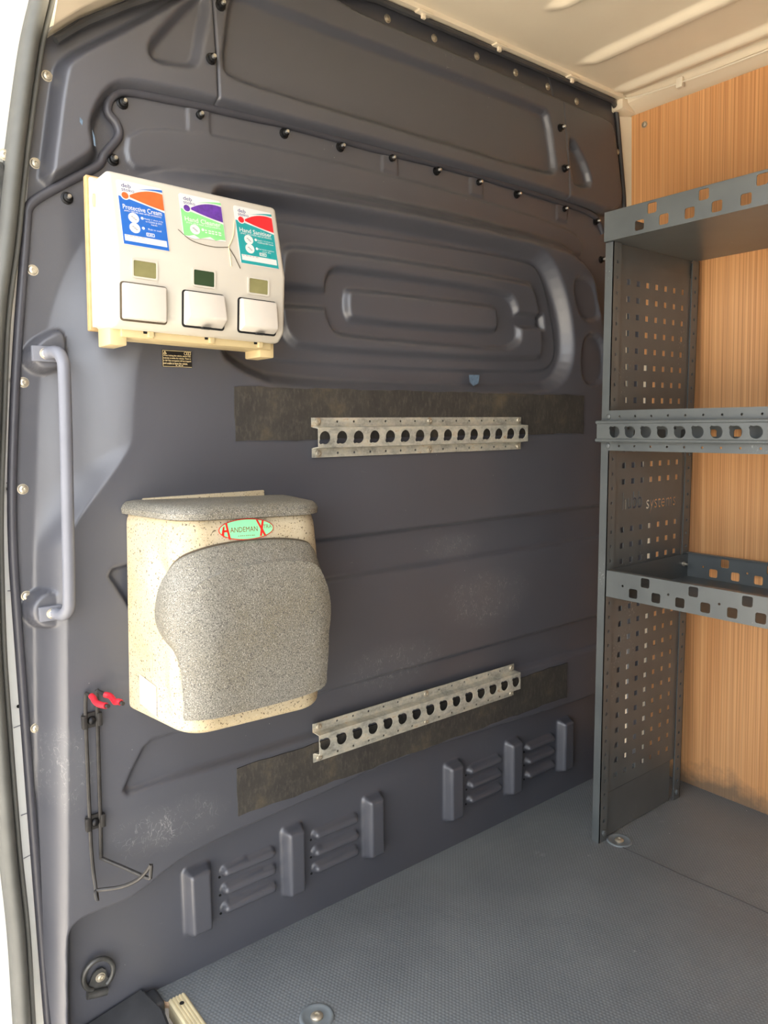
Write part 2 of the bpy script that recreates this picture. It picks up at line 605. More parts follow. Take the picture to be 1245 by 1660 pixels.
def rect(x0, y0, x1, y1, r=0.0, n=4):
    if r <= 0:
        return [(x0, y0), (x1, y0), (x1, y1), (x0, y1)]
    o = []
    for cx, cy, a in ((x1 - r, y0 + r, -90), (x1 - r, y1 - r, 0), (x0 + r, y1 - r, 90), (x0 + r, y0 + r, 180)):
        for k in range(n + 1):
            t = math.radians(a + 90 * k / n)
            o.append((cx + r * math.cos(t), cy + r * math.sin(t)))
    return o

def circ(cx, cy, r, n=16, ry=None):
    ry = ry or r
    return [(cx + r * math.cos(2 * math.pi * k / n), cy + ry * math.sin(2 * math.pi * k / n)) for k in range(n)]

def keyhole(cx, cy, r, ang):
    o = []
    for k in range(22):
        a = 2 * math.pi * k / 22
        da = (a - ang + math.pi) % (2 * math.pi) - math.pi
        rr = r * 1.36 if abs(da) < 0.2 else r
        o.append((cx + rr * math.cos(a), cy + rr * math.sin(a)))
    return o

def smooth_path(pts, n=6, closed=False):
    """Catmull-Rom through the points"""
    P = [Vector(p) for p in pts]
    N = len(P)
    out = []
    for i in range(N if closed else N - 1):
        p0 = P[(i - 1) % N] if closed or i > 0 else P[0]
        p1, p2 = P[i], P[(i + 1) % N]
        p3 = P[(i + 2) % N] if closed or i + 2 < N else P[-1]
        for k in range(n):
            t = k / n
            out.append(0.5 * ((2 * p1) + (p2 - p0) * t + (2 * p0 - 5 * p1 + 4 * p2 - p3) * t * t + (3 * p1 - p0 - 3 * p2 + p3) * t ** 3))
    if not closed:
        out.append(P[-1])
    return out

# numpy relief helpers
def chaikin(poly, it=2):
    P = np.asarray(poly, float)
    for _ in range(it):
        Q = np.roll(P, -1, axis=0)
        P = np.stack([0.75 * P + 0.25 * Q, 0.25 * P + 0.75 * Q], 1).reshape(-1, 2)
    return P

def sdf(X, Z, poly, pad=0.2):
    P = np.asarray(poly, float)
    out = np.full(X.shape, 1.0)
    m = (X > P[:, 0].min() - pad) & (X < P[:, 0].max() + pad) & (Z > P[:, 1].min() - pad) & (Z < P[:, 1].max() + pad)
    x, z = X[m], Z[m]
    d = np.full(x.shape, 1e9)
    ins = np.zeros(x.shape, bool)
    for (ax, az), (bx, bz) in zip(P, np.roll(P, -1, axis=0)):
        ex, ez = bx - ax, bz - az
        L = ex * ex + ez * ez
        if L < 1e-12:
            continue
        t = np.clip(((x - ax) * ex + (z - az) * ez) / L, 0, 1)
        d = np.minimum(d, np.hypot(x - ax - t * ex, z - az - t * ez))
        cr = (az > z) != (bz > z)
        with np.errstate(divide='ignore', invalid='ignore'):
            xi = (bx - ax) * (z - az) / (bz - az) + ax
        ins ^= cr & (x < xi)
    out[m] = np.where(ins, -d, d)
    return out

def sst(t):
    t = np.clip(t, 0, 1)
    return t * t * (3 - 2 * t)

def step(d, w):            # 1 inside, 0 outside, soft over width w
    return sst(0.5 - d / w)

# ================================================================== STRUCTURE
def ceil_z(x):
    """underside of the roof across the van"""
    return np.interp(x, [0.26, 0.345, 0.389, 0.461, 0.55, 0.66, 0.80, 0.95, 1.75, 1.80], [1.49, 1.574, 1.612, 1.661, 1.715, 1.762, 1.802, 1.826, 1.828, 1.828])

def wood_x(z):
    return 1.880 - 0.045 * z

# ---- bulkhead (front wall of the load space)
wall = empty('wall_front', (1.0, 0, 0), 'dark grey moulded plastic bulkhead with pressed ribs and bolted edges', 'bulkhead', kind='structure')

SEAM = [(0.2978, 1.3119), (0.2988, 1.3208), (0.3045, 1.3314), (0.3185, 1.3443), (0.3620, 1.3753), (0.4050, 1.4052), (0.4153, 1.4228), (0.4275, 1.4381), (0.4410, 1.4585), (0.4371, 1.4760), (0.4254, 1.4888), (0.4282, 1.5058), (0.4414, 1.5209), (0.4611, 1.5277), (0.5053, 1.5313), (0.5921, 1.5362), (0.6868, 1.5404), (0.7510, 1.5437), (0.8900, 1.5437), (0.9924, 1.5444), (1.1287, 1.5475), (1.2851, 1.5464), (1.5409, 1.5386), (1.6322, 1.5329), (1.6765, 1.5201), (1.6987, 1.4896)]
LEFT = [(0.3295, 1.5517), (0.3202, 1.4810), (0.3087, 1.4010), (0.2990, 1.3253), (0.2860, 1.2222), (0.2731, 1.1230), (0.2613, 1.0139), (0.2519, 0.9036), (0.2478, 0.8102), (0.2474, 0.7340), (0.2476, 0.6663), (0.2482, 0.5469), (0.2492, 0.3709), (0.2515, 0.0981), (0.2523, 0.0318), (0.2541, -0.0360)]
lz = np.array([p[1] for p in LEFT][::-1]); lx = np.array([p[0] for p in LEFT][::-1])
def xl(z): return np.interp(z, lz, lx)
def xr(z): return np.interp(z, [0.0, 1.40, 1.60, 1.70, 1.77, 1.80, 1.83], [1.855, 1.822, 1.806, 1.785, 1.772, 1.760, 1.738])

NX, NZ = 500, 560
u = np.linspace(0, 1, NX); v = np.linspace(0, 1, NZ)
U, Vv = np.meshgrid(u, v)
X0 = 0.345 + U * (1.72 - 0.345)
ZT = ceil_z(X0) + 0.004
Zg = -0.12 + Vv * (ZT + 0.12)
XL, XR = xl(Zg), xr(Zg)
Xg = XL + U * (XR - XL)

seam_s = smooth_path([(a, 0, b) for a, b in SEAM], 5)
seam_xz = [(p.x, p.z) for p in seam_s]
low_poly = seam_xz + [(1.74, 1.30), (1.95, 1.25), (1.95, -0.3), (0.1, -0.3), (0.1, seam_xz[0][1])]
d_low = sdf(Xg, Zg, low_poly, 3.0)

# lower panel relief (H is how far the surface stands into the load space)
H = np.full(Xg.shape, -0.008)
BODY = chaikin([(0.1749, -0.9988), (0.2318, -0.0084), (0.2574, 0.4216), (0.2713, 0.7147), (0.2815, 0.8562), (0.2933, 0.9952), (0.3030, 1.0867), (0.3178, 1.1599), (0.3420, 1.2298), (0.3840, 1.3031), (0.4604, 1.4024), (0.5386, 1.4348), (0.7766, 1.4471), (1.1136, 1.4574), (1.4441, 1.4502), (1.5566, 1.4386), (1.6434, 1.3865), (1.6751, 1.3081), (1.7115, 1.1380), (1.7322, 0.6396), (1.7473, -0.0782), (1.8660, -3.0056)], 2)
dB = sdf(Xg, Zg, BODY, 3.0)
wB = 0.036 + 0.095 * sst((Zg - 0.80 - 0.55 * (Xg - 0.27)) / 0.10) * sst((0.66 - Xg) / 0.2) * sst((1.45 - Zg) / 0.15)
tB = np.clip((-dB) / wB, 0, 1)
H += 0.044 * (0.6 * tB + 0.4 * sst(tB))
# pressed window-shaped recess and the nested steps inside it
R1 = chaikin([(0.5800, 1.3648), (0.5982, 1.4026), (0.6961, 1.3974), (1.3804, 1.4031), (1.4494, 1.3796), (1.5073, 1.2917), (1.5345, 1.1792), (1.5006, 1.1043), (1.4043, 1.0783), (0.7168, 1.0756), (0.6336, 1.0981), (0.5789, 1.1375)], 2)
H -= 0.032 * step(sdf(Xg, Zg, R1), 0.030)
R2 = chaikin([(0.6482, 1.3628), (0.6847, 1.3665), (1.3773, 1.3837), (1.4439, 1.3606), (1.5013, 1.1917), (1.4861, 1.1418), (1.4288, 1.1204), (0.7239, 1.1143), (0.6584, 1.1321), (0.6351, 1.1628)], 2)
H += 0.005 * step(sdf(Xg, Zg, R2), 0.006)
R3 = chaikin([(0.7137, 1.2930), (0.7234, 1.3190), (0.7549, 1.3287), (1.3717, 1.3314), (1.4113, 1.3172), (1.4458, 1.1754), (1.4147, 1.1491), (0.7566, 1.1427), (0.7266, 1.1600), (0.7108, 1.1952)], 2)
H += 0.013 * step(sdf(Xg, Zg, R3), 0.016)
R4 = chaikin([(0.8104, 1.2711), (0.8221, 1.2916), (0.8449, 1.2988), (1.2967, 1.3001), (1.3384, 1.2848), (1.3610, 1.2037), (1.3399, 1.1812), (1.2982, 1.1691), (0.8539, 1.1714), (0.8253, 1.1811), (0.8091, 1.2143)], 2)
CH = [(0.6934, 1.2510), (0.8128, 1.2544), (1.3473, 1.2548), (1.4485, 1.2587), (1.4538, 1.2271), (1.3521, 1.2243), (0.8121, 1.2202), (0.6923, 1.2164)]
H -= 0.015 * step(np.minimum(sdf(Xg, Zg, R4), sdf(Xg, Zg, CH)), 0.014)
R5 = chaikin([(0.8614, 1.2546), (0.8733, 1.2627), (1.2647, 1.2644), (1.2788, 1.2574), (1.2833, 1.2194), (1.2693, 1.2074), (0.8766, 1.2023), (0.8606, 1.2151)], 2)
H += 0.014 * step(sdf(Xg, Zg, R5), 0.014)
for q in ([(1.5244, 1.3565), (1.6103, 1.3600), (1.6373, 1.3202), (1.6447, 1.2594), (1.5591, 1.2529)], [(1.5724, 1.2237), (1.6566, 1.2215), (1.6771, 1.1044), (1.5692, 1.0923)]):
    H -= 0.012 * step(sdf(Xg, Zg, chaikin(q, 2)), 0.016)
# pressed channels
AB = [(0.3755, 0.7660), (0.3819, 0.7772), (0.4097, 0.7817), (0.7699, 0.7824), (1.6466, 0.7847), (1.7340, 0.7849), (1.7378, 0.6986), (1.6445, 0.6979), (0.7907, 0.6992), (0.4311, 0.6987), (0.4043, 0.7133)]
dAB = sdf(Xg, Zg, AB)
H -= 0.013 * step(dAB + 0.002, 0.010)
CD = [(0.4169, 0.4694), (0.4332, 0.4799), (0.4623, 0.4806), (0.7856, 0.4809), (1.6362, 0.4857), (1.7186, 0.4855), (1.7224, 0.3946), (1.6502, 0.3966), (1.3449, 0.3979), (0.6297, 0.3966), (0.5035, 0.3983), (0.3884, 0.3963), (0.3807, 0.4064), (0.3944, 0.4331)]
H -= 0.013 * step(sdf(Xg, Zg, CD) + 0.002, 0.010)
# small crease under the bolt row and raised pads
CR = chaikin([(0.4568, 1.4695), (0.5445, 1.4912), (0.7322, 1.4980), (0.9775, 1.5017), (1.2222, 1.4981), (1.5153, 1.4854), (1.6184, 1.4651), (1.6076, 1.4109), (1.1210, 1.4454), (0.5417, 1.4279), (0.4687, 1.4098), (0.4498, 1.4265)], 1)
H += 0.004 * step(sdf(Xg, Zg, CR), 0.006)
for (px_, pz_) in [(0.5758, 1.5176), (0.9874, 1.5316), (1.2342, 1.5305), (1.5318, 1.5225)]:
    q_ = np.maximum(np.abs(Xg - px_ - 0.002) - 0.020, np.abs(Zg - pz_ + 0.004) - 0.022)
    H += 0.0030 * step(q_, 0.005)
for (px_, pz_) in [(0.5105, 1.5109), (0.9345, 1.5232), (1.0662, 1.5303), (1.1721, 1.5268), (1.4622, 1.5197)]:
    q_ = np.maximum(np.abs(Xg - px_) - 0.0012, np.abs(Zg - pz_) - 0.014)
    H -= 0.0030 * step(q_, 0.004)
# bosses of the grab handle
BT = chaikin([(0.2814, 1.1089), (0.2947, 1.1312), (0.3373, 1.1549), (0.3367, 1.0977), (0.3218, 1.0879), (0.2988, 1.0843), (0.2840, 1.0955)], 2)
H = np.maximum(H, 0.034 * step(sdf(Xg, Zg, BT), 0.010) - 0.008)
c2 = [(0.2898, 0.7227)][0]
H = np.maximum(H, 0.020 * step(np.hypot(Xg - c2[0], Zg - c2[1]) - 0.030, 0.010) * 1.7 - 0.008)
# recessed kick panel
KICK = chaikin([(0.2712, -0.1254), (0.2812, 0.0516), (0.2867, 0.1660), (0.2893, 0.1952), (0.3005, 0.2053), (0.3212, 0.2081), (0.3793, 0.2063), (0.4106, 0.2158), (0.4545, 0.2358), (0.4985, 0.2467), (0.5688, 0.2550), (0.6568, 0.2594), (0.7785, 0.2658), (0.8857, 0.2772), (1.0310, 0.2801), (1.2581, 0.2737), (1.4314, 0.2651), (1.6265, 0.2589), (1.8444, 0.2638), (1.9950, -0.1633), (1.8352, -0.9083)], 1)
dK = sdf(Xg, Zg, KICK, 3.0)
sK = step(dK - 0.002, 0.016)
H = H * (1 - sK)
for q in ([(0.4862, 0.2091), (0.5409, 0.2065), (0.5421, 0.0804), (0.4873, 0.0726)], [(0.6885, 0.2182), (0.7421, 0.2081), (0.7412, 0.0644), (0.6938, 0.0685)],
          [(0.8884, 0.2155), (0.9416, 0.2106), (0.9431, 0.0707), (0.8925, 0.0704)], [(1.1232, 0.2189), (1.1786, 0.2129), (1.1810, 0.0705), (1.1289, 0.0719)],
          [(1.3294, 0.2147), (1.3840, 0.2123), (1.3887, 0.0679), (1.3380, 0.0681)], [(1.5334, 0.2172), (1.5866, 0.2136), (1.5936, 0.0668), (1.5412, 0.0671)]):
    a = np.asarray(q); c = a.mean(0)
    w_, h_ = (a[1, 0] - a[0, 0] + a[2, 0] - a[3, 0]) / 4, (a[0, 1] - a[3, 1] + a[1, 1] - a[2, 1]) / 4
    w_, h_ = max(w_, 0.016), max(h_, 0.045)
    dd = np.maximum(np.abs(Xg - c[0]) - w_, np.abs(Zg - c[1]) - h_)
    dd = dd + 0.010
    q2 = np.hypot(np.maximum(np.abs(Xg - c[0]) - w_ + 0.010, 0), np.maximum(np.abs(Zg - c[1]) - h_ + 0.010, 0)) - 0.010
    t_ = np.clip(-np.where(q2 > -0.0099, q2, np.maximum(q2, dd - 0.010)) / 0.011, 0, 1)
    H += 0.027 * (0.6 * t_ + 0.4 * sst(t_)) 
LOUV = [[(0.5628, 0.1673), (0.6747, 0.1698)], [(0.5627, 0.1316), (0.6749, 0.1336)], [(0.5626, 0.0957), (0.6751, 0.0960)],
        [(0.7647, 0.1660), (0.8750, 0.1696)], [(0.7638, 0.1290), (0.8760, 0.1318)], [(0.7644, 0.0939), (0.8753, 0.0957)],
        [(1.2040, 0.1680), (1.3153, 0.1705)], [(1.2062, 0.1315), (1.3157, 0.1334)], [(1.2043, 0.0963), (1.3161, 0.0961)],
        [(1.4116, 0.1667), (1.5192, 0.1682)], [(1.4122, 0.1301), (1.5201, 0.1320)], [(1.4129, 0.0932), (1.5211, 0.0939)]]
louvre_ends = []
for (ax, az), (bx, bz) in LOUV:
    zc = (az + bz) / 2 + 0.004
    x0_, x1_ = ax + 0.009, bx - 0.009
    tx = np.clip(Xg, x0_, x1_)
    rz = np.where(Zg > zc, 0.011, 0.008)
    q_ = np.hypot((Xg - tx) / 0.010, (Zg - zc) / rz)
    H += 0.016 * np.sqrt(np.clip(1 - q_ ** 2, 0, 1)) ** 0.8
    louvre_ends += [(ax - 0.003, zc - 0.009), (bx + 0.002, zc - 0.003)]

# upper panel relief
Hu = np.full(Xg.shape, -0.013)
UP = chaikin([(0.3237, 1.3599), (0.3338, 1.4150), (0.3541, 1.5268), (0.3658, 1.5471), (0.4059, 1.5793), (0.4654, 1.6233), (0.5533, 1.6945), (0.7279, 1.8108), (0.8717, 1.7812), (0.9293, 1.7775), (1.0872, 1.7766), (1.2682, 1.7743), (1.4778, 1.7689), (1.6078, 1.7680), (1.6864, 1.7660), (1.7132, 1.7527), (1.7353, 1.6743), (1.7648, 1.5640), (1.6931, 1.5370), (1.6283, 1.5416), (1.2704, 1.5486), (0.9875, 1.5483), (0.7842, 1.5433), (0.6587, 1.5423), (0.5604, 1.5391), (0.4846, 1.5342), (0.4453, 1.5287), (0.4218, 1.5128), (0.4034, 1.4816), (0.3947, 1.4555), (0.3988, 1.4296), (0.3953, 1.4154), (0.3639, 1.3895)], 1)
Hu += 0.029 * step(sdf(Xg, Zg, UP), 0.018)
U2 = chaikin([(0.6233, 1.6496), (0.6170, 1.6011), (0.6279, 1.5893), (0.7086, 1.5860), (0.9879, 1.5869), (1.4484, 1.5877), (1.4798, 1.5979), (1.4769, 1.6226), (1.4522, 1.7145), (1.4342, 1.7267), (0.9894, 1.7256), (0.7130, 1.7250), (0.6467, 1.7266), (0.6347, 1.7112)], 1)
Hu -= 0.015 * step(sdf(Xg, Zg, U2), 0.016)
U3 = chaikin([(0.4893, 1.5905), (0.5003, 1.6119), (0.5414, 1.6611), (0.5860, 1.7126), (0.5941, 1.6982), (0.5785, 1.6366), (0.5681, 1.5927), (0.5485, 1.5845), (0.4987, 1.5784)], 1)
Hu -= 0.018 * step(sdf(Xg, Zg, U3), 0.018)
U4 = chaikin([(1.5286, 1.6814), (1.5480, 1.5850), (1.5821, 1.5809), (1.6215, 1.5910), (1.6027, 1.6287), (1.5500, 1.6774)], 1)
Hu -= 0.016 * step(sdf(Xg, Zg, U4), 0.014)

# upper panel is made of three sheets: split along two near-vertical joints
JA, JB = [(0.5961, 1.6076), (1.5302, 1.6652)]
ia = int(np.argmin(np.abs(Xg[int(NZ * 0.85)] - JA[0]))); ib = int(np.argmin(np.abs(Xg[int(NZ * 0.88)] - JB[0])))
for i_ in (ia, ib):
    Hu[:, i_] -= 0.005

def grid_part(name, mask, Hh, c0=0, c1=None):
    c1 = NX if c1 is None else c1
    idx = np.arange(NX * NZ).reshape(NZ, NX)
    F = np.stack([idx[:-1, :-1], idx[:-1, 1:], idx[1:, 1:], idx[1:, :-1]], -1)
    mf = mask[:-1, :-1] | mask[:-1, 1:] | mask[1:, 1:] | mask[1:, :-1]
    cols = np.zeros(mf.shape, bool); cols[:, c0:c1] = True
    F = F[mf & cols]
    used, inv = np.unique(F, return_inverse=True)
    P = np.stack([Xg.ravel(), -Hh.ravel(), Zg.ravel()], -1)[used]
    c = np.zeros(3)          # keep world coordinates for the wear marks
    me = mesh_np(name, P - c, inv.reshape(F.shape), M_panel)
    return put(name, me, c, wall)

lower = grid_part('lower_panel', d_low <= 0.0, H)
for nm, a, b in (('upper_panel', 0, ia), ('upper_panel', ia, ib), ('upper_panel', ib, None)):
    grid_part(nm, (d_low > -0.004), Hu, a, b)

# rolled bead along the joint and down the door edge
bead = [Vector((p.x, 0.006, p.z)) for p in seam_s][::-1]
left_s = smooth_path([(a, 0.006, b) for a, b in LEFT[4:]], 4)
MB().tube(bead + left_s, 0.0070, 10).build('edge_bead', M_bead, wall, origin=(1.0, 0, 0.8))
# rubber edging along the top of the panel
topx = np.linspace(0.35, 1.715, 60)
tp_ = [(x, -0.004, float(ceil_z(x)) - 0.010) for x in topx] + [(1.740, 0.006, 1.812), (1.756, 0.010, 1.785), (1.772, 0.012, 1.72), (1.796, 0.012, 1.60), (1.812, 0.012, 1.45)]
MB().tube(tp_, 0.0065, 8).build('edge_trim', M_black, wall)

# fixings: black push studs with zinc tips, and pale washered screws
def stud_mesh():
    return MB().lathe([(0, 0), (0.0092, 0.0), (0.0092, 0.002), (0.0068, 0.003), (0.0066, 0.009), (0.0050, 0.010), (0, 0.010)], 12, on_bulk(0, 0, 0)).build('push_stud', M_bolt, None)
def tip_mesh():
    return MB().lathe([(0.0036, 0), (0.0036, 0.0145), (0.0028, 0.0160), (0, 0.0162)], 10, on_bulk(0, 0, 0)).build('zinc_tip', M_tip, None)
sm = stud_mesh(); stud_me = sm.data; stud_c = WLOC[sm].copy(); bpy.data.objects.remove(sm)
tm = tip_mesh(); tip_me = tm.data; tip_c = WLOC[tm].copy(); bpy.data.objects.remove(tm)
for (x, z) in [(0.4495, 1.5084), (0.5786, 1.5201), (0.7438, 1.5279), (0.8679, 1.5306), (0.9923, 1.5342), (1.1165, 1.5342), (1.2402, 1.5331), (1.3680, 1.5303), (1.5393, 1.5251), (1.6693, 1.5157), (1.6964, 1.4235), (0.4304, 1.4192), (0.3568, 1.3488)]:
    b = put('push_stud', stud_me, Vector((x, 0.0085, z)) + stud_c, wall)
    put('zinc_tip', tip_me, Vector((x, 0.0085, z)) + tip_c, b)
for (x, z) in [(0.5930, 1.6050), (0.6131, 1.6941), (1.4927, 1.6984), (1.5113, 1.6094)]:
    b = put('push_stud', stud_me, Vector((x, -0.0155, z)) + stud_c, wall)
    put('zinc_tip', tip_me, Vector((x, -0.0155, z)) + tip_c, b)

def screw_mesh(name='screw', r=0.0075):
    s = r / 0.0075
    o = MB().lathe([(0, 0), (0.0082 * s, 0), (0.0082 * s, 0.0012 * s), (0.0066 * s, 0.0014 * s), (0.0056 * s, 0.0034 * s), (0.0026 * s, 0.0044 * s), (0.0022 * s, 0.0026 * s), (0, 0.0024 * s)], 16, on_bulk(0, 0, 0)).build(name, M_screw, None)
    r_ = (o.data, WLOC[o].copy())
    bpy.data.objects.remove(o)
    return r_
scr_me, scr_c = screw_mesh()
for (x, z) in [(0.3014, 1.2359), (0.2784, 1.0693), (0.2677, 0.9087), (0.2629, 0.7437), (0.2635, 0.5312), (0.2627, 0.3183), (0.2654, 0.0404)]:
    put('screw', scr_me, Vector((x, 0.0085, z)) + scr_c, wall)
for (x, z) in [(0.3398, 1.5219), (0.3158, 1.3930), (0.9916, 1.8009), (1.1164, 1.8007), (1.2415, 1.8005), (1.3671, 1.7997), (1.4801, 1.7980), (1.5906, 1.7917), (1.7697, 1.7096)]:
    put('screw', scr_me, Vector((x, 0.0135, z)) + scr_c, wall)
# drain holes beside the louvres
dh = MB()
for (x, z) in louvre_ends:
    dh.lathe([(0, 0), (0.0026, 0.0), (0.0024, 0.0008), (0, 0.0008)], 8, on_bulk(x, 0.0, z))
dh.build('drain_holes', M_void, wall)['kind'] = 'stuff'
# the panel's dark return along the side wall
rt = MB()
zz_ = [-0.02, 0.3, 0.6, 0.9, 1.2, 1.43]
rt.raw([(wood_x(z) - 0.006, 0.012, z) for z in zz_] + [(wood_x(z) - 0.006, -0.043, z) for z in zz_] + [(wood_x(z) - 0.001, -0.045, z) for z in zz_],
       [(k, k + 1, 7 + k, 6 + k) for k in range(5)] + [(6 + k, 7 + k, 13 + k, 12 + k) for k in range(5)])
rt.build('side_return', M_bead, wall)
# scuffs of blue paint rubbed on the panel
for pts, yy in (([(1.1896, 1.1087), (1.2226, 1.1098), (1.2188, 1.0904), (1.2032, 1.0846), (1.1916, 1.0925)], -0.0185), ([(0.3752, 1.4634), (0.3795, 1.4591), (0.3782, 1.4517), (0.3748, 1.4563)], -0.0162), ([(0.3925, 1.4497), (0.3957, 1.4397), (0.3967, 1.4256), (0.3940, 1.4268)], -0.0162)):
    V = [(a, yy, b) for a, b in pts]
    MB().raw(V + [(a, yy + 0.002, b) for a, _, b in V], [tuple(range(len(V)))[::-1]]).build('paint_scuff', M_scrape, wall)

# ---- floor
fl = MB()
out_f = [(0.428, 0.004), (0.428, -0.022), (0.434, -0.034), (0.440, -0.040), (0.440, -3.2), (1.93, -3.2), (1.93, 0.004)]
add_plate(fl, [out_f], 0.014, frame((0, 0, -0.014), (1, 0, 0), (0, 1, 0)))
floor = fl.build('floor', M_floor, None, smooth=False)
tag(floor, 'grey hex-grip coated plywood floor of the load space', 'floor', kind='structure')
# joint between the two floor sheets
J0, J1 = (1.470, -0.262), (1.489, -0.60)
jt = MB()
jp = smooth_path([(1.462, -0.21, 0.0006), (1.468, -0.30, 0.0006), (1.474, -0.42, 0.0006), (1.487, -0.57, 0.0006), (1.49, -0.9, 0.0006), (1.49, -1.6, 0.0006)], 4)
jt.tube(jp, 0.0009, 6)
jt.build('floor_joint', M_black, floor)
ee = MB()
ee.tube([(0.4275, 0.0, -0.007), (0.4275, -0.022, -0.007), (0.4335, -0.034, -0.007), (0.4395, -0.040, -0.007)], 0.0055, 6)
ee.build('ply_edge', M_plyedge, floor)

# ribbed sill strip at the door step
st = empty('sill_strip', (0.452, -0.6, 0.0), 'pale ribbed metal sill strip along the floor edge by the door step', 'sill strip')
sb = MB()
prof = [(0.437, -0.03), (0.437, 0.001)]
for k in range(5):
    xa = 0.4385 + k * 0.0056
    prof += [(xa, 0.0022), (xa + 0.001, 0.0040), (xa + 0.0036, 0.0040), (xa + 0.0046, 0.0022)]
prof += [(0.4675, 0.001), (0.4675, 0.0002)]
rows = [[(x, y, z) for x, z in prof] for y in (-0.040, -1.30)]
n_ = len(prof)
sb.raw(rows[0] + rows[1], [(k, k + 1, n_ + k + 1, n_ + k) for k in range(n_ - 1)] + [tuple(range(n_))])
sb.build('ribbed_plate', M_sill, st, smooth=False)
MB().lathe([(0, 0.0), (0.0042, 0.0), (0.004, 0.0006), (0, 0.0006)], 10, frame((0.4525, -0.062, 0.0041), (1, 0, 0), (0, 1, 0))).build('screw_hole', M_void, st)

# black moulded cover in the step well
cv = empty('step_cover', (0.36, -0.06, -0.02), 'black moulded plastic cover in the step well below the lashing ring', 'step cover')
tv = MB()
tv.raw([(0.285, -0.002, 0.001), (0.405, -0.002, 0.022), (0.421, -0.060, 0.012), (0.398, -0.30, -0.030), (0.250, -0.30, -0.040), (0.268, -0.06, -0.012),
        (0.285, -0.002, -0.1), (0.405, -0.002, -0.1), (0.421, -0.060, -0.1), (0.398, -0.30, -0.1), (0.250, -0.30, -0.1), (0.268, -0.06, -0.1)],
       [(0, 1, 2, 5), (5, 2, 3, 4), (0, 6, 7, 1), (1, 7, 8, 2), (2, 8, 9, 3), (3, 9, 10, 4), (4, 10, 11, 5), (5, 11, 6, 0)])
bmesh.ops.bevel(tv.bm, geom=list(tv.bm.edges), offset=0.005, segments=3, affect='EDGES')
tv.build('raised_tread', M_black, cv)
MB().box((0.400, -0.050, -0.03), (0.4285, -0.004, 0.012), 0.008, 3).build('end_knuckle', M_black, cv)
MB().box((0.23, -1.30, -0.14), (0.4365, -0.045, -0.045), 0.004, 2).build('step_tread', M_black, cv)

# ---- plywood lining on the far side
def wood_sheet(y0, y1, z0, z1, th):
    m = MB()
    V = []
    for t in (0.0, th):
        for (y, z) in ((y0, z0), (y1, z0), (y1, z1), (y0, z1)):
            V.append((wood_x(z) + t, y, z))
    m.raw(V, [(0, 1, 2, 3), (7, 6, 5, 4), (0, 4, 5, 1), (1, 5, 6, 2), (2, 6, 7, 3), (3, 7, 4, 0)])
    return m
wr = wood_sheet(-0.004, -3.2, 0.0, 1.806, 0.012).build('wall_right', M_wood, None, smooth=False, origin=(1.84, -1.0, 0.0))
tag(wr, 'orange-brown varnished plywood lining on the far side wall', 'wall', kind='structure')
s_me, s_c = scr_me, scr_c
for (y, z) in ((-0.042, 1.768), (-1.2, 1.77)):
    o = put('screw', s_me, Vector((wood_x(z) - 0.002, y, z)), wr, rot=(0, 0, math.radians(-90)))

# cream steel frame where bulkhead, wall and roof meet
fr = MB()
pp = [(wood_x(z) - 0.040, 0.030, z) for z in (-0.05, 0.4, 0.8, 1.2, 1.5, 1.62, 1.72, 1.79, 1.822)]
for i in range(len(pp) - 1):
    a, b = Vector(pp[i]), Vector(pp[i + 1])
    fr.raw([a, a + Vector((0.05, -0.036, 0)), b + Vector((0.05, -0.036, 0)), b], [(0, 1, 2, 3)])
fr.box((1.735, -0.02, 1.800), (1.83, 0.02, 1.835), 0.006, 2)
fr.box((1.66, 0.040, 1.40), (1.86, 0.055, 1.875), 0.002, 1)  # added backing sheet behind the panel corner, covers daylight leaks
for za, zb in ((0.0, 0.4), (0.4, 0.8), (0.8, 1.17)):
    fr.raw([(wood_x(za) - 0.004, -0.044, za), (wood_x(za) - 0.004, -0.066, za), (wood_x(zb) - 0.004, -0.066, zb), (wood_x(zb) - 0.004, -0.044, zb)], [(0, 1, 2, 3)])
tag(fr.build('trim_1', M_ceil), 'cream painted steel corner post between bulkhead and plywood', 'post', kind='structure')
# roof side rail above the plywood
rl = MB()
rp = [(1.812, 1.800), (1.797, 1.800), (1.783, 1.806), (1.766, 1.813), (1.758, 1.818), (1.755, 1.828), (1.748, 1.834), (1.738, 1.832), (1.728, 1.829)]
rows = [[(x, y, z) for x, z in rp] for y in (0.012, -0.02, -0.06, -3.2)]
for A, B_ in zip(rows[:-1], rows[1:]):
    rl.raw(A + B_, [(k, k + 1, len(rp) + k + 1, len(rp) + k) for k in range(len(rp) - 1)])
tag(rl.build('trim_2', M_ceil), 'cream steel roof side rail above the plywood lining', 'roof rail', kind='structure')
cbl = empty('cable', (1.752, -0.4, 1.822), 'thin white cable clipped along the roof rail above the plywood', 'cable')
cp = smooth_path([(1.744, -0.012, 1.828), (1.748, -0.05, 1.821), (1.751, -0.15, 1.815), (1.753, -0.28, 1.812), (1.753, -0.45, 1.8115), (1.753, -0.8, 1.811), (1.753, -1.6, 1.811)], 5)
MB().tube(cp, 0.0022, 8).build('wire', M_cable, cbl)
MB().box((1.747, -0.176, 1.803), (1.759, -0.160, 1.826), 0.002, 2).build('cable_clip', M_cable, cbl)

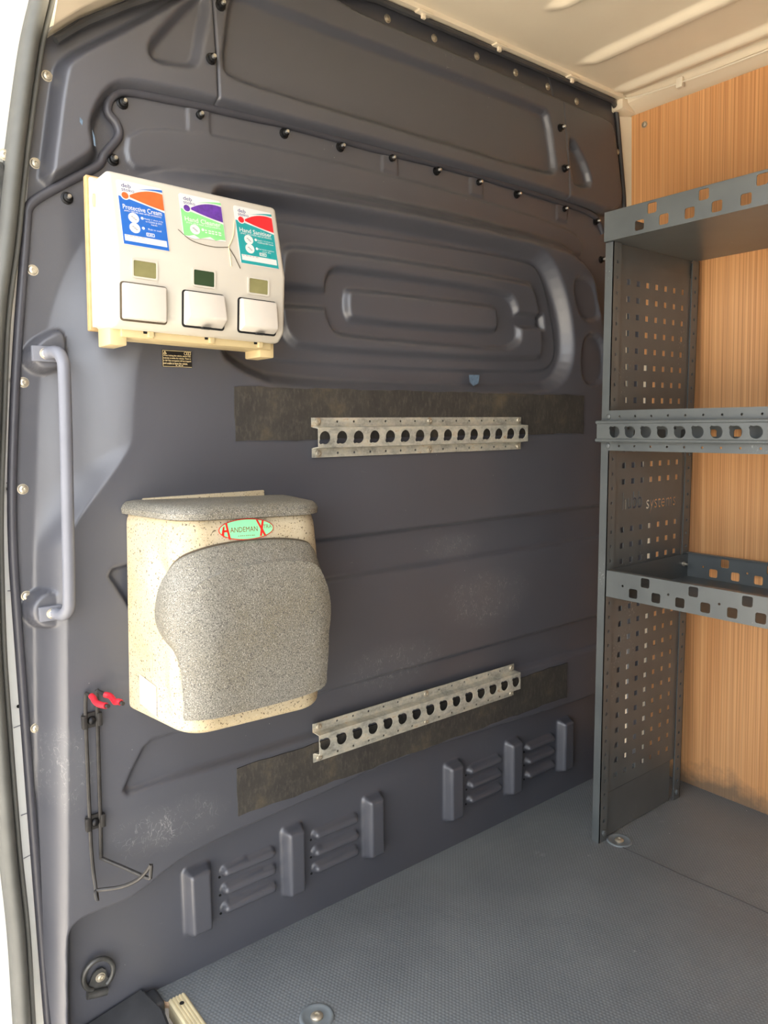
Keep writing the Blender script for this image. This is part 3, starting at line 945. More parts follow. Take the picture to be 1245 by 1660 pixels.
# ---- roof
NXc, NYc = 320, 360
xs = np.linspace(0.338, 1.745, NXc); ys = np.concatenate([np.linspace(0.06, -1.0, 300), np.linspace(-1.01, -3.2, 60)])
XC, YC = np.meshgrid(xs, ys)
ZC = ceil_z(XC) + 0.004 + 0.9 * np.clip(-0.04 - YC, 0, 0.16) * (1 - sst((XC - 0.30) / 0.45))
for rx, y0_, wd in ((0.80, -0.16, 0.030), (1.03, -0.15, 0.030), (1.268, -0.150, 0.026), (1.512, -0.045, 0.026), (1.700, -0.005, 0.022)):
    ty = np.clip((y0_ - YC) / 0.09, 0, 1)
    ww = wd * (0.35 + 0.65 * np.sqrt(ty))
    g = np.clip(1 - np.abs(XC - rx) / ww, 0, 1)
    ZC -= 0.014 * sst(g * 1.25) * sst(ty * 1.4)
ZC -= 0.006 * step(-0.045 - YC, 0.01) * 0
idx = np.arange(NXc * NYc).reshape(NYc, NXc)
F = np.stack([idx[:-1, :-1], idx[:-1, 1:], idx[1:, 1:], idx[1:, :-1]], -1).reshape(-1, 4)
P = np.stack([XC.ravel(), YC.ravel(), ZC.ravel()], -1)
co = np.array([1.0, -1.5, 1.83])
ceil = put('ceiling', mesh_np('ceiling', P - co, F, M_ceil), co)
tag(ceil, 'cream painted steel van roof with long pressed ribs', 'ceiling', kind='structure')
# outer roof skin so that no daylight leaks in
MB().box((0.20, -3.25, 1.875), (1.95, 0.12, 1.885)).build('roof_skin', M_white, ceil)
# flange and clips along the bulkhead
fx_ = np.linspace(0.60, 1.735, 40)
fg = MB()
a_ = [(x, -0.004, float(ceil_z(x)) - 0.003) for x in fx_]; b_ = [(x, -0.020, float(ceil_z(x)) - 0.004) for x in fx_]; c_ = [(x, -0.023, float(ceil_z(x)) + 0.004) for x in fx_]
n_ = len(fx_)
fg.raw(a_ + b_ + c_, [(k, k + 1, n_ + k + 1, n_ + k) for k in range(n_ - 1)] + [(n_ + k, n_ + k + 1, 2 * n_ + k + 1, 2 * n_ + k) for k in range(n_ - 1)])
fg.build('roof_flange', M_ceil, ceil)
for x in (0.84, 1.063, 1.284, 1.537):
    z = float(ceil_z(x))
    c = MB().box((x - 0.018, -0.024, z - 0.0075), (x + 0.018, -0.006, z - 0.003), 0.0015, 2)
    c.box((x - 0.006, -0.018, z - 0.016), (x + 0.004, -0.012, z - 0.006), 0.0015, 2)
    c.build('roof_clip', M_ceil, ceil)

# ---- rear and near side of the load space (behind and beside the camera)
tag(MB().box((0.20, -3.26, -0.05), (1.95, -3.20, 1.87)).build('wall_rear', M_lining), 'dark lined rear doors closing the load space behind the camera', 'wall', kind='structure')
tag(MB().box((0.16, -3.2, -0.05), (0.21, -1.36, 1.87)).build('wall_left', M_lining), 'dark lined van side wall behind the sliding door opening', 'wall', kind='structure')
tag(MB().box((1.90, -3.26, -0.2), (1.95, 0.12, 1.87)).build('wall_outer', M_white), 'white outer skin of the far van side', 'wall', kind='structure')

# ---- door pillar: white body, dark seal
SEALC = [(0.3499, 1.6724), (0.3357, 1.6177), (0.3174, 1.5486), (0.2956, 1.4352), (0.2813, 1.3506), (0.2679, 1.2659), (0.2489, 1.1586), (0.2337, 1.0094), (0.2238, 0.9060), (0.2177, 0.8102), (0.2128, 0.6693), (0.2126, 0.5335), (0.2140, 0.3497), (0.2178, 0.2101), (0.2165, 0.0568), (0.2154, -0.0514)]
seal_p = smooth_path([(a, -0.008, b) for a, b in SEALC], 5)
pil = MB()
pw = [(0.16, 0.052), (0.075, 0.046), (0.060, 0.044), (0.019, 0.044), (0.014, 0.036), (0.0, 0.032), (-0.014, 0.022), (-0.030, 0.018), (-0.048, 0.014), (-0.060, 0.020), (-0.075, 0.030), (-0.20, 0.040), (-0.24, 0.11)]
# path runs downward; in-plane normal (t x y) points to -x or +x: work it out once
t0 = (seal_p[1] - seal_p[0]).normalized(); sgn = 1.0 if t0.cross(Vector((0, 1, 0))).x > 0 else -1.0
pil.sweep(seal_p, [(a * sgn, b) for a, b in pw], (0, 1, 0))
pillar = pil.build('trim_4', M_white, None, angle=60)
tag(pillar, 'white painted body pillar at the side door opening', 'door pillar', kind='structure')
for (x, z), r_ in zip([(0.2710, 1.0733), (0.2554, 0.9077), (0.2528, 0.7384), (0.2464, 0.5625)], (0.0045, 0.005, 0.004, 0.003)):
    MB().lathe([(0, 0), (r_, 0.0), (r_ * 0.9, 0.001), (0, 0.001)], 10, on_bulk(x, 0.0358, z)).build('body_hole', M_void, pillar)
for a, b in ([(0.2733, 1.0826), (0.2873, 1.0831)], [(0.2907, 1.2674), (0.3002, 1.2659)], [(0.2508, 0.9175), (0.2629, 0.9159)], [(0.2421, 0.7498), (0.2570, 0.7486)], [(0.2371, 0.5292), (0.2517, 0.5315)], [(0.2389, 0.3819), (0.2537, 0.3831)], [(0.2381, 0.3082), (0.2541, 0.3117)]):
    MB().tube([(a[0], 0.0360, a[1]), (b[0], 0.0360, b[1])], 0.0010, 6).build('weld_crease', M_greyprint, pillar)
seal = MB()
prof = []
for k in range(11):
    t = math.pi * k / 10
    prof.append((-0.0045 - 0.0135 * math.cos(t), -0.016 * math.sin(t) - 0.002))
prof = [(-0.018, 0.030)] + prof + [(0.0095, 0.006)]
for k in range(7):
    t = math.pi * k / 6
    prof.append((0.0145 - 0.0055 * math.cos(t), -0.007 * math.sin(t) + 0.004))
prof += [(0.0205, 0.030)]
seal.sweep(seal_p, [(a * sgn * 0.82 - 0.0008 * sgn, b) for a, b in prof], (0, 1, 0))
tag(seal.build('trim_3', M_seal, None, angle=70), 'dark grey rubber door seal running down the white pillar', 'door seal', kind='structure')
# striker hardware on the pillar
sk = empty('door_striker', (0.24, -0.03, 1.36), 'dark door striker plate with a pale screw outside the door seal', 'striker')
(sx0, sz0), = [(0.2709, 1.3918)]
put('screw', scr_me, Vector((sx0, -0.001, sz0)) + scr_c, sk)
MB().box((sx0 - 0.05, -0.004, sz0 - 0.115), (sx0 - 0.002, 0.014, sz0 - 0.010), 0.004, 2).build('striker_plate', M_ring, sk)

# ---- yard outside
tag(MB().box((-14, -14, -0.70), (14, 14, -0.62)).build('ground', M_ground), 'sunlit pale concrete yard outside the van', 'ground', kind='structure')

# ================================================================== THINGS ON THE BULKHEAD
# ---- rubber strips
def strip(x0, x1, z0, z1, y, label):
    n, m = 40, 4
    V, F = [], []
    for j in range(2):
        for k in range(m + 1):
            for i in range(n + 1):
                x = x0 + (x1 - x0) * i / n
                z = z0 + (z1 - z0) * k / m
                w = 0.0010 * math.sin(i * 0.9) + 0.0008 * math.sin(i * 2.3 + k)
                V.append((x + (0.0008 * math.sin(k * 2.1) if i in (0, n) else 0), y + w * 0.5 - (0.003 if j == 0 else 0.0), z + (w if k in (0, m) else 0)))
    S = (n + 1) * (m + 1)
    for k in range(m):
        for i in range(n):
            a = k * (n + 1) + i
            F.append((a, a + 1, a + n + 2, a + n + 1))
            F.append((S + a, S + a + n + 1, S + a + n + 2, S + a + 1))
    for i in range(n):
        F.append((i, S + i, S + i + 1, i + 1)); t = m * (n + 1) + i
        F.append((t, t + 1, S + t + 1, S + t))
    for k in range(m):
        a = k * (n + 1)
        F.append((a, a + n + 1, S + a + n + 1, S + a)); a += n
        F.append((a, S + a, S + a + n + 1, a + n + 1))
    return tag(MB().raw(V, F).build('rubber_strip', M_mat, None, angle=50), label, 'rubber strip', 'rubber strips on the bulkhead')
strip(0.604, 1.576, 0.9745, 1.069, -0.0355, 'worn black rubber strip below the pressed window shape on the bulkhead')
strip(0.584, 1.529, 0.2915, 0.383, -0.0355, 'worn black rubber strip low down just above the louvred kick panel')

# ---- lashing rails
def lash_profile(x0, x1, z0, z1, y, holes, ang, fh):
    """folded hat section seen from the front: flange, raised face with keyholes, flange"""
    m = MB()
    zc = (z0 + z1) / 2
    zi, zj = z0 + 0.0165, z1 - 0.0165
    th = 0.0018
    pitch = holes[1] - holes[0]
    for za, zb, zh in ((zj - 0.001, z1, z1 - 0.0075), (z0, zi + 0.001, z0 + 0.0075)):
        hl = [circ(h, zh, 0.0026, 8) for h in fh]
        add_plate(m, [rect(x0, za, x1, zb)] + hl, th, on_bulk(0, y, 0))
    add_plate(m, [rect(x0 + 0.004, zi + 0.002, x1 + 0.006, zj - 0.002)] + [keyhole(h, zc, 0.0122, ang) for h in holes], th, on_bulk(0, y - 0.016, 0))
    for za, zb in ((zi, zi + 0.0022), (zj, zj - 0.0022)):
        m.raw([(x0 + 0.002, y - 0.001, za), (x1 + 0.002, y - 0.001, za), (x1 + 0.006, y - 0.0178, zb), (x0 + 0.004, y - 0.0178, zb),
               (x0 + 0.002, y - 0.001, za + (0.0018 if zb > za else -0.0018)), (x1 + 0.002, y - 0.001, za + (0.0018 if zb > za else -0.0018)), (x1 + 0.006, y - 0.0160, zb + (0.0018 if zb > za else -0.0018)), (x0 + 0.004, y - 0.0160, zb + (0.0018 if zb > za else -0.0018))],
              [(0, 1, 2, 3), (7, 6, 5, 4), (0, 3, 7, 4), (1, 5, 6, 2)])
    return m
scrL_me, scrL_c = screw_mesh('screw', 0.0068)
def rail(x0, x1, z0, z1, y, h0, ang, label):
    r = empty('lashing_rail', ((x0 + x1) / 2, y, z0), label, 'lashing rail', 'galvanised rails on the bulkhead')
    holes = [h0 + 0.0391 * k for k in range(15)]
    fh = [h0 + 0.0391 * k for k in range(1, 14) if k != 7]
    lash_profile(x0, x1, z0, z1, y, holes, ang, fh).build('rail_profile', M_galv, r, angle=30)
    for x in (x0 + 0.013, h0 + 0.0391 * 7, x1 - 0.010):
        for z in (z0 + 0.0075, z1 - 0.0075):
            put('screw', scrL_me, Vector((x, y - 0.0018, z)) + scrL_c, r)
    return r
rail(0.759, 1.338, 0.9405, 1.0150, -0.0390, 0.778, math.radians(222), 'galvanised keyhole lashing rail lapping the lower edge of its rubber strip')
rail(0.747, 1.322, 0.3465, 0.4245, -0.0390, 0.765, math.radians(140), 'rusty galvanised keyhole lashing rail on the rubber strip above the kick panel')

# ---- grab handle
gh = empty('grab_handle', (0.30, -0.02, 0.72), 'grey painted grab handle screwed to the bulkhead edge by the door', 'handle')
hp = [(0.3024, -0.0280, 1.1096), (0.3100, -0.0360, 1.1120), (0.3143, -0.0520, 1.1100), (0.3171, -0.0620, 1.1005), (0.3176, -0.0660, 1.0826), (0.3146, -0.0680, 0.9949), (0.3095, -0.0680, 0.8584), (0.3060, -0.0660, 0.7559), (0.3054, -0.0600, 0.7312), (0.3008, -0.0480, 0.7191), (0.2964, -0.0340, 0.7181), (0.2892, -0.0280, 0.7201)]
MB().tube(smooth_path(hp, 5), 0.0092, 14).build('grip_bar', M_handle, gh)
for q in [(0.3008, -0.0240, 1.1098), (0.2875, -0.0240, 0.7196)]:
    p = MB().box((q[0] - 0.017, -0.032, q[2] - 0.0115), (q[0] + 0.021, -0.0235, q[2] + 0.0115), 0.002, 2).build('mount_plate', M_handle, gh)
    put('screw', scr_me, Vector((q[0] + 0.001, -0.032, q[2])) + scr_c, p)

# ---- small warning sticker
ws = MB().box((0.478, -0.0372, 1.0975), (0.529, -0.0358, 1.1245), 0.0).build('warning_sticker', M_sticker, None, smooth=False)
tag(ws, 'small black warning sticker with pale print under the soap dispenser', 'sticker')
wf = on_bulk(0.4785, -0.0374, 1.0975)
pr = MB()
for a, b in ((rect(0.0006, 0.0006, 0.0498, 0.0011), None), (rect(0.0006, 0.0258, 0.0498, 0.0264), None), (rect(0.0004, 0.0006, 0.0010, 0.0264), None)):
    add_plate(pr, [a], 0.0001, wf)
add_plate(pr, [[(0.0015, 0.0205), (0.0075, 0.0205), (0.0045, 0.0256)], [(0.0034, 0.0212), (0.0056, 0.0212), (0.0045, 0.0240)]], 0.0001, wf)
add_plate(pr, [circ(0.0395, 0.0228, 0.0026, 14), circ(0.0395, 0.0228, 0.0020, 14)], 0.0001, wf)
add_plate(pr, [rect(0.0420, 0.0202, 0.0485, 0.0254, 0.0006), rect(0.0426, 0.0208, 0.0479, 0.0248)], 0.0001, wf)
add_plate(pr, [rect(0.0445, 0.0212, 0.0455, 0.0244)], 0.0001, wf)
for i, s in enumerate(('When locking the vehicle, ensure that', 'nobody is inside the vehicle. There is', 'a risk that occupants will be trapped', 'and unable to leave the vehicle.')):
    w_ = 0.047 if i < 3 else 0.041
    add_text(pr, s, 0.0036, wf @ Matrix.Translation((0.0015 + w_ / 2, 0.0180 - i * 0.0040, 0.0002)), width=w_, height=0.0034, bold=0.01)
add_bars(pr, wf @ Matrix.Translation((0.029, 0.0028, 0.0002)), 0.014, 0.0009, 3)
pr.build('print', M_yellowp, ws, smooth=False)

# ---- three-bay soap dispenser
DT = math.radians(1.5)
DO = Vector((0.374, -0.120, 1.362))
DR = Matrix.Translation(DO) @ Matrix.Rotation(DT, 4, 'Y') @ Matrix.Translation(-DO)      # hangs slightly out of level
class DB(MB):
    def build(self, *a, **k):
        bmesh.ops.transform(self.bm, matrix=DR, verts=list(self.bm.verts))
        return MB.build(self, *a, **k)
dp = empty('soap_dispenser', (0.51, -0.04, 1.14), 'white three-bay soap dispenser with blue, green and teal labels', 'soap dispenser')
DB().box((0.3690, -0.0475, 1.146), (0.655, -0.0355, 1.372), 0.001, 1).build('backing_board', M_ply, dp, smooth=False)
DB().box((0.372, -0.056, 1.150), (0.650, -0.0475, 1.368), 0.003, 2).build('back_shell', M_disp, dp)
hb = DB()
pf = [(-0.053, 1.362), (-0.119, 1.362), (-0.150, 1.246), (-0.146, 1.156), (-0.128, 1.142), (-0.053, 1.146)]
x0, x1 = 0.374, 0.6495
hb.raw([(x0, y, z) for y, z in pf] + [(x1, y, z) for y, z in pf],
       [tuple(range(6)), tuple(range(11, 5, -1))] + [(k, k + 6, (k + 1) % 6 + 6, (k + 1) % 6) for k in range(6)])
bmesh.ops.recalc_face_normals(hb.bm, faces=list(hb.bm.faces))
bmesh.ops.bevel(hb.bm, geom=list(hb.bm.edges), offset=0.0075, segments=4, profile=0.5, affect='EDGES')
hb.build('housing', M_disp, dp, angle=35)
# underside tray, notches and feet
DB().box((0.392, -0.118, 1.132), (0.640, -0.060, 1.146), 0.003, 2).build('drip_rail', M_cream, dp)
for xx in (0.430, 0.527, 0.613):
    DB().box((xx, -0.1235, 1.134), (xx + 0.009, -0.117, 1.143), 0.001, 1).build('latch_tab', M_cream, dp)
    DB().box((xx - 0.006, -0.1195, 1.139), (xx - 0.0005, -0.1178, 1.1435), 0.0005, 1).build('latch_slot', M_void, dp)
for a, b in ((0.377, 0.402), (0.622, 0.648)):
    f_ = DB().box((a, -0.112, 1.120), (b, -0.058, 1.150), 0.003, 2)
    f_.build('foot', M_cream, dp)
MB_slot = DB().lathe([(0, 0), (0.004, 0), (0.004, 0.003), (0, 0.004)], 12, frame((0.374, -0.072, 1.330), (0, -1, 0), (0, 0, 1)) @ Matrix.Scale(2.3, 4, (0, 1, 0)))
MB_slot.build('side_lock', M_cream, dp)
UF = frame((0.374, -0.119, 1.362), (1, 0, 0), (0, 0.031, 0.116))          # upper sloping face
LF = frame((0.374, -0.150, 1.246), (1, 0, 0), (0, -0.004, 0.090))         # lower face
def wave(w, y_l, y_m, y_r, n=10):
    return [(w * k / n, (y_l * (1 - k / n) ** 2 + 2 * y_m * (k / n) * (1 - k / n) + y_r * (k / n) ** 2)) for k in range(n + 1)]
def label(cx, top, w, h, field, drop, rim, title, lines, badge, torn=None, note=None):
    f = UF @ Matrix.Translation((cx - w / 2, top - h, 0.0004))
    lb = DB()
    if torn is None:
        add_plate(lb, [rect(0, 0, w, h, 0.0035)], 0.0005, f)
    else:       # lower part of this label has peeled away
        add_plate(lb, [[(0, torn - 0.0005), (w * 0.25, torn - 0.0030), (w * 0.5, torn + 0.0005), (w * 0.8, torn + 0.0010), (w, torn + 0.002), (w, h - 0.003), (w - 0.003, h), (0.003, h), (0, h - 0.003)]], 0.0005, f)
    L = lb.build('label', M_lwhite, dp, smooth=False, angle=30)
    f = f @ Matrix.Translation((0, 0, 0.0006))
    up_ = lambda k: f @ Matrix.Translation((0, 0, 0.00012 * k))
    b0 = 0.0008 if torn is None else torn
    low = [(0.0008, b0), (w - 0.0008, b0)]
    edge = [(x, y) for x, y in wave(w - 0.0016, h * 0.75, h * 0.69, h * 0.61)][::-1]
    c = DB()
    if torn is None:
        add_plate(c, [low + [(x + 0.0008, y) for x, y in edge], rect(0.003, 0.006, w - 0.003, 0.0155)], 0.0001, up_(0))
    else:
        low = [(w * k / 8 if 0 < k < 8 else (0.0008 if k == 0 else w - 0.0008), b0 + (0.004 * (k / 8) + 0.0025 * ((k * 7) % 3 - 1) * (1 if 0 < k < 8 else 0))) for k in range(9)]
        add_plate(c, [low + [(x + 0.0008, y) for x, y in edge]], 0.0001, up_(0))
    c.build('colour_field', field, L, smooth=False)
    c = DB()
    a = wave(w * 0.78, h * 0.765, h * 0.955, h * 0.905); bb = wave(w * 0.78, h * 0.765, h * 0.68, h * 0.645)[::-1]
    add_plate(c, [[(x + w * 0.21, y) for x, y in a + bb[:-1]]], 0.0001, up_(1))
    c.build('drop_graphic', drop, L, smooth=False)
    c = DB()
    a = wave(w * 0.6, h * 0.885, h * 0.955, h * 0.975); bb = wave(w * 0.6, h * 0.885, h * 0.945, h * 0.935)[::-1]
    add_plate(c, [[(x + w * 0.395, y) for x, y in a + bb[:-1]]], 0.0001, up_(0))
    c.build('swoosh', rim, L, smooth=False)
    c = DB()
    add_text(c, 'deb', 0.010, up_(1) @ Matrix.Translation((w * 0.20, h * 0.925, 0)), width=w * 0.20, height=h * 0.062)
    add_text(c, 'stoko', 0.009, up_(1) @ Matrix.Translation((w * 0.23, h * 0.862, 0)), width=w * 0.27, height=h * 0.055)
    c.build('maker_print', M_navy, L, smooth=False)
    c = DB(); add_plate(c, [circ(w * 0.155, h * 0.765, w * 0.098, 20)], 0.0001, up_(2)); c.build('badge_disc', M_lwhite, L, smooth=False)
    c = DB(); add_plate(c, [circ(w * 0.155, h * 0.765, w * 0.075, 18)], 0.0001, up_(3)); c.build('badge_centre', badge, L, smooth=False)
    c = DB()
    add_text(c, title, 0.012, up_(1) @ Matrix.Translation((w * 0.50, h * 0.590, 0)), width=w * 0.84, height=h * 0.075, bold=0.006)
    add_text(c, lines[0], 0.006, up_(1) @ Matrix.Translation((w * 0.50, h * 0.525, 0)), width=w * 0.80, height=h * 0.030, bold=0.004)
    yy = h * 0.435
    for i, blk in enumerate(lines[1:]):
        if torn is not None and i == 1:
            break
        add_plate(c, [circ(w * 0.285, yy, w * 0.115, 20)], 0.00008, up_(1))
        add_plate(c, [circ(w * 0.47, yy + h * 0.02, w * 0.032, 12)], 0.00008, up_(1))
        for j, s in enumerate(blk):
            if not s:
                add_bars(c, up_(1) @ Matrix.Translation((w * 0.72, yy + h * 0.02 - j * h * 0.037, 0)), w * 0.40, h * 0.018, 5)
                continue
            add_text(c, s, 0.005, up_(1) @ Matrix.Translation((w * (0.53 + 0.19), yy + h * 0.02 - j * h * 0.037, 0)), width=w * min(0.42, 0.026 * len(s)), height=h * 0.026, bold=0.004)
        yy -= h * 0.155
    if torn is None:
        add_plate(c, [rect(w * 0.52, h * 0.185, w * 0.70, h * 0.24, 0.001), rect(w * 0.535, h * 0.195, w * 0.685, h * 0.23)], 0.00008, up_(1))
        add_bars(c, up_(1) @ Matrix.Translation((w * 0.61, h * 0.2125, 0)), w * 0.12, h * 0.02, 3)
    c.build('white_print', M_lwhite, L, smooth=False)
    c = DB()
    yy = h * 0.435
    for i in range(2):
        if torn is not None and i == 1:
            break
        for k, (dx, dy) in enumerate(((-0.030, 0.018), (0.005, -0.002), (0.035, -0.022))):
            add_plate(c, [circ(w * (0.285 + dx), yy + h * dy, w * 0.030, 8, w * 0.014)], 0.00008, up_(2 + 0.3 * k))
        yy -= h * 0.155
    if torn is None:
        add_bars(c, up_(2) @ Matrix.Translation((w * 0.28, 0.0138, 0)), w * 0.42, h * 0.010, 5)
    c.build('grey_print', M_greyprint, L, smooth=False)
label(0.0470, -0.0125, 0.0675, 0.0975, M_blue, M_orange, M_blue, 'Protective Cream', ['(APPLY BEFORE AND AFTER WORKING)', ['Apply 1 shot only', 'to CLEAN & DRY', 'hands'], ['Rub in well']], M_orange)
label(0.1400, -0.0122, 0.0690, 0.0975, M_green, M_purple, M_green, 'Hand Cleaner', ['(NO WATER REQUIRED)', ['', '']], M_purple, torn=0.030)
label(0.2295, -0.0130, 0.0680, 0.0960, M_teal, M_red, M_teal, 'Hand Sanitiser', ['(NO WATER REQUIRED)', ['Apply 1-2 shots to', 'CLEAN & DRY hands'], ['Rub hands together', 'until dry']], M_red)
# cracks and glue lines in the middle bay
UC = lambda a, b, w=0.0008: tuple(UF @ Vector((a, b, w)))
DB().tube(smooth_path([UC(0.098, -0.072), UC(0.118, -0.086), UC(0.150, -0.090), UC(0.178, -0.086)], 5), 0.0005, 6).build('crack', M_crack, dp)
DB().tube([UC(0.178, -0.086), UC(0.186, -0.100), UC(0.193, -0.118)], 0.0007, 6).build('crack', M_crack, dp)
DB().tube(smooth_path([UC(0.194, -0.040), UC(0.188, -0.066), UC(0.178, -0.085)], 5), 0.0009, 6).build('glue_line', M_glue, dp)
DB().tube([UC(0.178, -0.086), UC(0.178, -0.117)], 0.0009, 6).build('glue_line', M_glue, dp)
# level windows
for i, (cx, mt) in enumerate(((0.0425, M_win), (0.1330, M_dkgreen), (0.2250, M_win))):
    w_ = DB()
    add_plate(w_, [rect(cx - 0.019, -0.0345, cx + 0.019, -0.0075, 0.003), rect(cx - 0.0165, -0.032, cx + 0.0165, -0.010, 0.002)], 0.0016, LF)
    W_ = w_.build('window_frame', M_disp, dp, smooth=False)
    g_ = DB(); add_plate(g_, [rect(cx - 0.0165, -0.032, cx + 0.0165, -0.010, 0.002)], 0.0006, LF); g_.build('level_window', mt, W_, smooth=False)
# push buttons
for i, (cx, sk_) in enumerate(((0.0410, 0.0), (0.1325, 0.010), (0.2235, 0.006))):
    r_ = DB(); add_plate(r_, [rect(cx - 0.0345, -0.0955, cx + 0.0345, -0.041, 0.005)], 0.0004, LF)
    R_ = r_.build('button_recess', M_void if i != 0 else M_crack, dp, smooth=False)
    bt = DB()
    wv, y0_, y1_ = 0.0325, -0.0935, -0.0425
    pro = 0.010 + sk_
    Vb = [(cx - wv, y0_, 0), (cx + wv, y0_, 0), (cx + wv, y1_, 0), (cx - wv, y1_, 0),
          (cx - wv * 0.97, y0_ + 0.002 + sk_ * 1.1, pro), (cx + wv * 0.97, y0_ + 0.002 + sk_ * 1.1, pro), (cx + wv * 0.97, y1_ - 0.001, 0.009), (cx - wv * 0.97, y1_ - 0.001, 0.009)]
    bt.raw([tuple(LF @ Vector(p)) for p in Vb], [(3, 2, 1, 0), (4, 5, 6, 7), (0, 1, 5, 4), (1, 2, 6, 5), (2, 3, 7, 6), (3, 0, 4, 7)])
    bmesh.ops.recalc_face_normals(bt.bm, faces=list(bt.bm.faces))
    bmesh.ops.bevel(bt.bm, geom=list(bt.bm.edges), offset=0.0032, segments=3, profile=0.5, affect='EDGES')
    bt.build('push_button', M_button, R_, angle=50)
    if i:
        DB().box((0.374 + cx - 0.006, -0.158, 1.1495), (0.374 + cx + 0.008, -0.150, 1.1525), 0.0005, 1).build('nozzle_slot', M_void, R_)

# ---- hand wash unit
HW_TILT = math.radians(2.0)
HW_O = (0.397, -0.037, 0.552)
def hw_plan(t, zz):
    """outline of the basin body at height zz (0 bottom, 1 top): point and outward normal in plan"""
    zc = min(max(zz, 0.0), 1.0)
    D = 0.168 - 0.022 * zc ** 1.5
    x0, x1 = 0.0, 0.300 + 0.008 * math.sin(math.pi * zc)
    tp, R = 0.028, 0.052
    a = math.atan2(tp, D)                       # lean of the side walls in plan
    turn = math.pi / 2 - a
    k = R * math.tan(turn / 2)
    Ls = D / math.cos(a) - k
    d = (math.sin(a), -math.cos(a))
    if t < 0.2:
        s = t / 0.2 * Ls
        return (x0 + d[0] * s, d[1] * s), (-math.cos(a), -math.sin(a))
    if t < 0.35:
        q = (t - 0.2) / 0.15 * turn
        c = (x0 + d[0] * Ls + R * math.cos(a), d[1] * Ls + R * math.sin(a))
        n = (-math.cos(a + q), -math.sin(a + q))
        return (c[0] + R * n[0], c[1] + R * n[1]), n
    if t <= 0.65:
        xa, xb = x0 + tp + k, x1 - tp - k
        return (xa + (xb - xa) * (t - 0.35) / 0.3, -D), (0.0, -1.0)
    p, n = hw_plan(1.0 - t, zz)
    return (x0 + x1 - p[0], p[1]), (-n[0], n[1])

def hw_point(t, zz, h=0.0):
    p, n = hw_plan(t, zz)
    x, y, z = p[0] + n[0] * h, p[1] + n[1] * h, zz * 0.31
    c, s = math.cos(HW_TILT), math.sin(HW_TILT)
    return (HW_O[0] + x * c + z * s, HW_O[1] + y, HW_O[2] - x * s + z * c)

hw = empty('hand_wash_unit', (0.56, -0.04, 0.54), 'beige speckled wall-hung hand wash unit with grey door and lid', 'hand wash unit')
NT, NH = 121, 90
V, F = [], []
for j in range(NH + 1):
    zz = -0.055 + (1.0 + 0.055) * j / NH
    for i in range(NT):
        t = i / (NT - 1)
        h = 0.0
        if zz < 0.0:
            h = -0.055 * (1 - math.sqrt(max(0.0, 1 - (zz / 0.056) ** 2))) * 0.6
        # scoop beside the door lobe and the swelling below it
        h -= 0.016 * math.exp(-((t - 0.165) / 0.030) ** 2 - ((zz - 0.66) / 0.13) ** 2)
        h += 0.009 * math.exp(-((t - 0.225) / 0.03) ** 2 - ((zz - 0.26) / 0.14) ** 2)
        # upper shoulder rolls in under the lid
        if zz > 0.95: h -= 0.003 * ((zz - 0.95) / 0.05) ** 2
        V.append(hw_point(t, zz, h))
for j in range(NH):
    for i in range(NT - 1):
        a = j * NT + i
        F.append((a, a + 1, a + NT + 1, a + NT))
F.append(tuple(range(NT))[::-1])
F.append(tuple(range(NH * NT, NH * NT + NT)))
for j in range(NH):
    F.append((j * NT, (j + 1) * NT, (j + 1) * NT + NT - 1, j * NT + NT - 1))
MB().raw(V, F).build('body', M_beige, hw, angle=60)
# lid
V, F = [], []
secs = [(1.004, 0.002), (1.008, 0.008), (1.036, 0.0095), (1.055, 0.006), (1.068, 0.001), (1.075, -0.012), (1.076, -0.03)]
for zz, h in secs:
    for i in range(81):
        V.append(hw_point(i / 80, zz, h))
for j in range(len(secs) - 1):
    for i in range(80):
        a = j * 81 + i
        F.append((a, a + 1, a + 82, a + 81))
    F.append((j * 81, (j + 1) * 81, (j + 1) * 81 + 80, j * 81 + 80))
F.append(tuple(range(81))[::-1]); F.append(tuple(range((len(secs) - 1) * 81, len(secs) * 81)))
lid = MB().raw(V, F).build('lid', M_gran, hw, angle=40)
a, b = hw_point(0.02, 1.06), hw_point(0.98, 1.06)
MB().box((a[0] + 0.024, -0.040, a[2] - 0.006), (b[0] - 0.05, -0.034, a[2] + 0.006), 0.002, 2).build('hinge_strip', M_beige, lid)
# bulging door: rings from the outline to the middle, offset from the body
OUT = [(0.26, 0.062), (0.26, 0.14), (0.26, 0.23), (0.248, 0.31), (0.23, 0.38), (0.198, 0.42), (0.17, 0.46), (0.155, 0.52), (0.16, 0.59), (0.182, 0.68), (0.215, 0.75), (0.25, 0.81), (0.295, 0.85), (0.362, 0.877), (0.458, 0.89), (0.57, 0.888), (0.652, 0.868), (0.688, 0.835), (0.708, 0.76), (0.735, 0.64), (0.745, 0.51), (0.722, 0.41), (0.702, 0.385), (0.702, 0.31), (0.698, 0.17), (0.692, 0.09), (0.62, 0.068), (0.488, 0.058), (0.365, 0.055), (0.292, 0.055)]
INN = [(0.272, 0.075), (0.272, 0.14), (0.270, 0.23), (0.268, 0.31), (0.266, 0.38), (0.266, 0.43), (0.267, 0.47), (0.269, 0.52), (0.272, 0.57), (0.280, 0.63), (0.296, 0.69), (0.322, 0.735), (0.360, 0.765), (0.410, 0.782), (0.480, 0.790), (0.57, 0.79), (0.640, 0.775), (0.665, 0.745), (0.680, 0.69), (0.695, 0.60), (0.700, 0.51), (0.695, 0.43), (0.690, 0.385), (0.690, 0.31), (0.686, 0.18), (0.680, 0.105), (0.61, 0.082), (0.488, 0.073), (0.370, 0.070), (0.300, 0.070)]
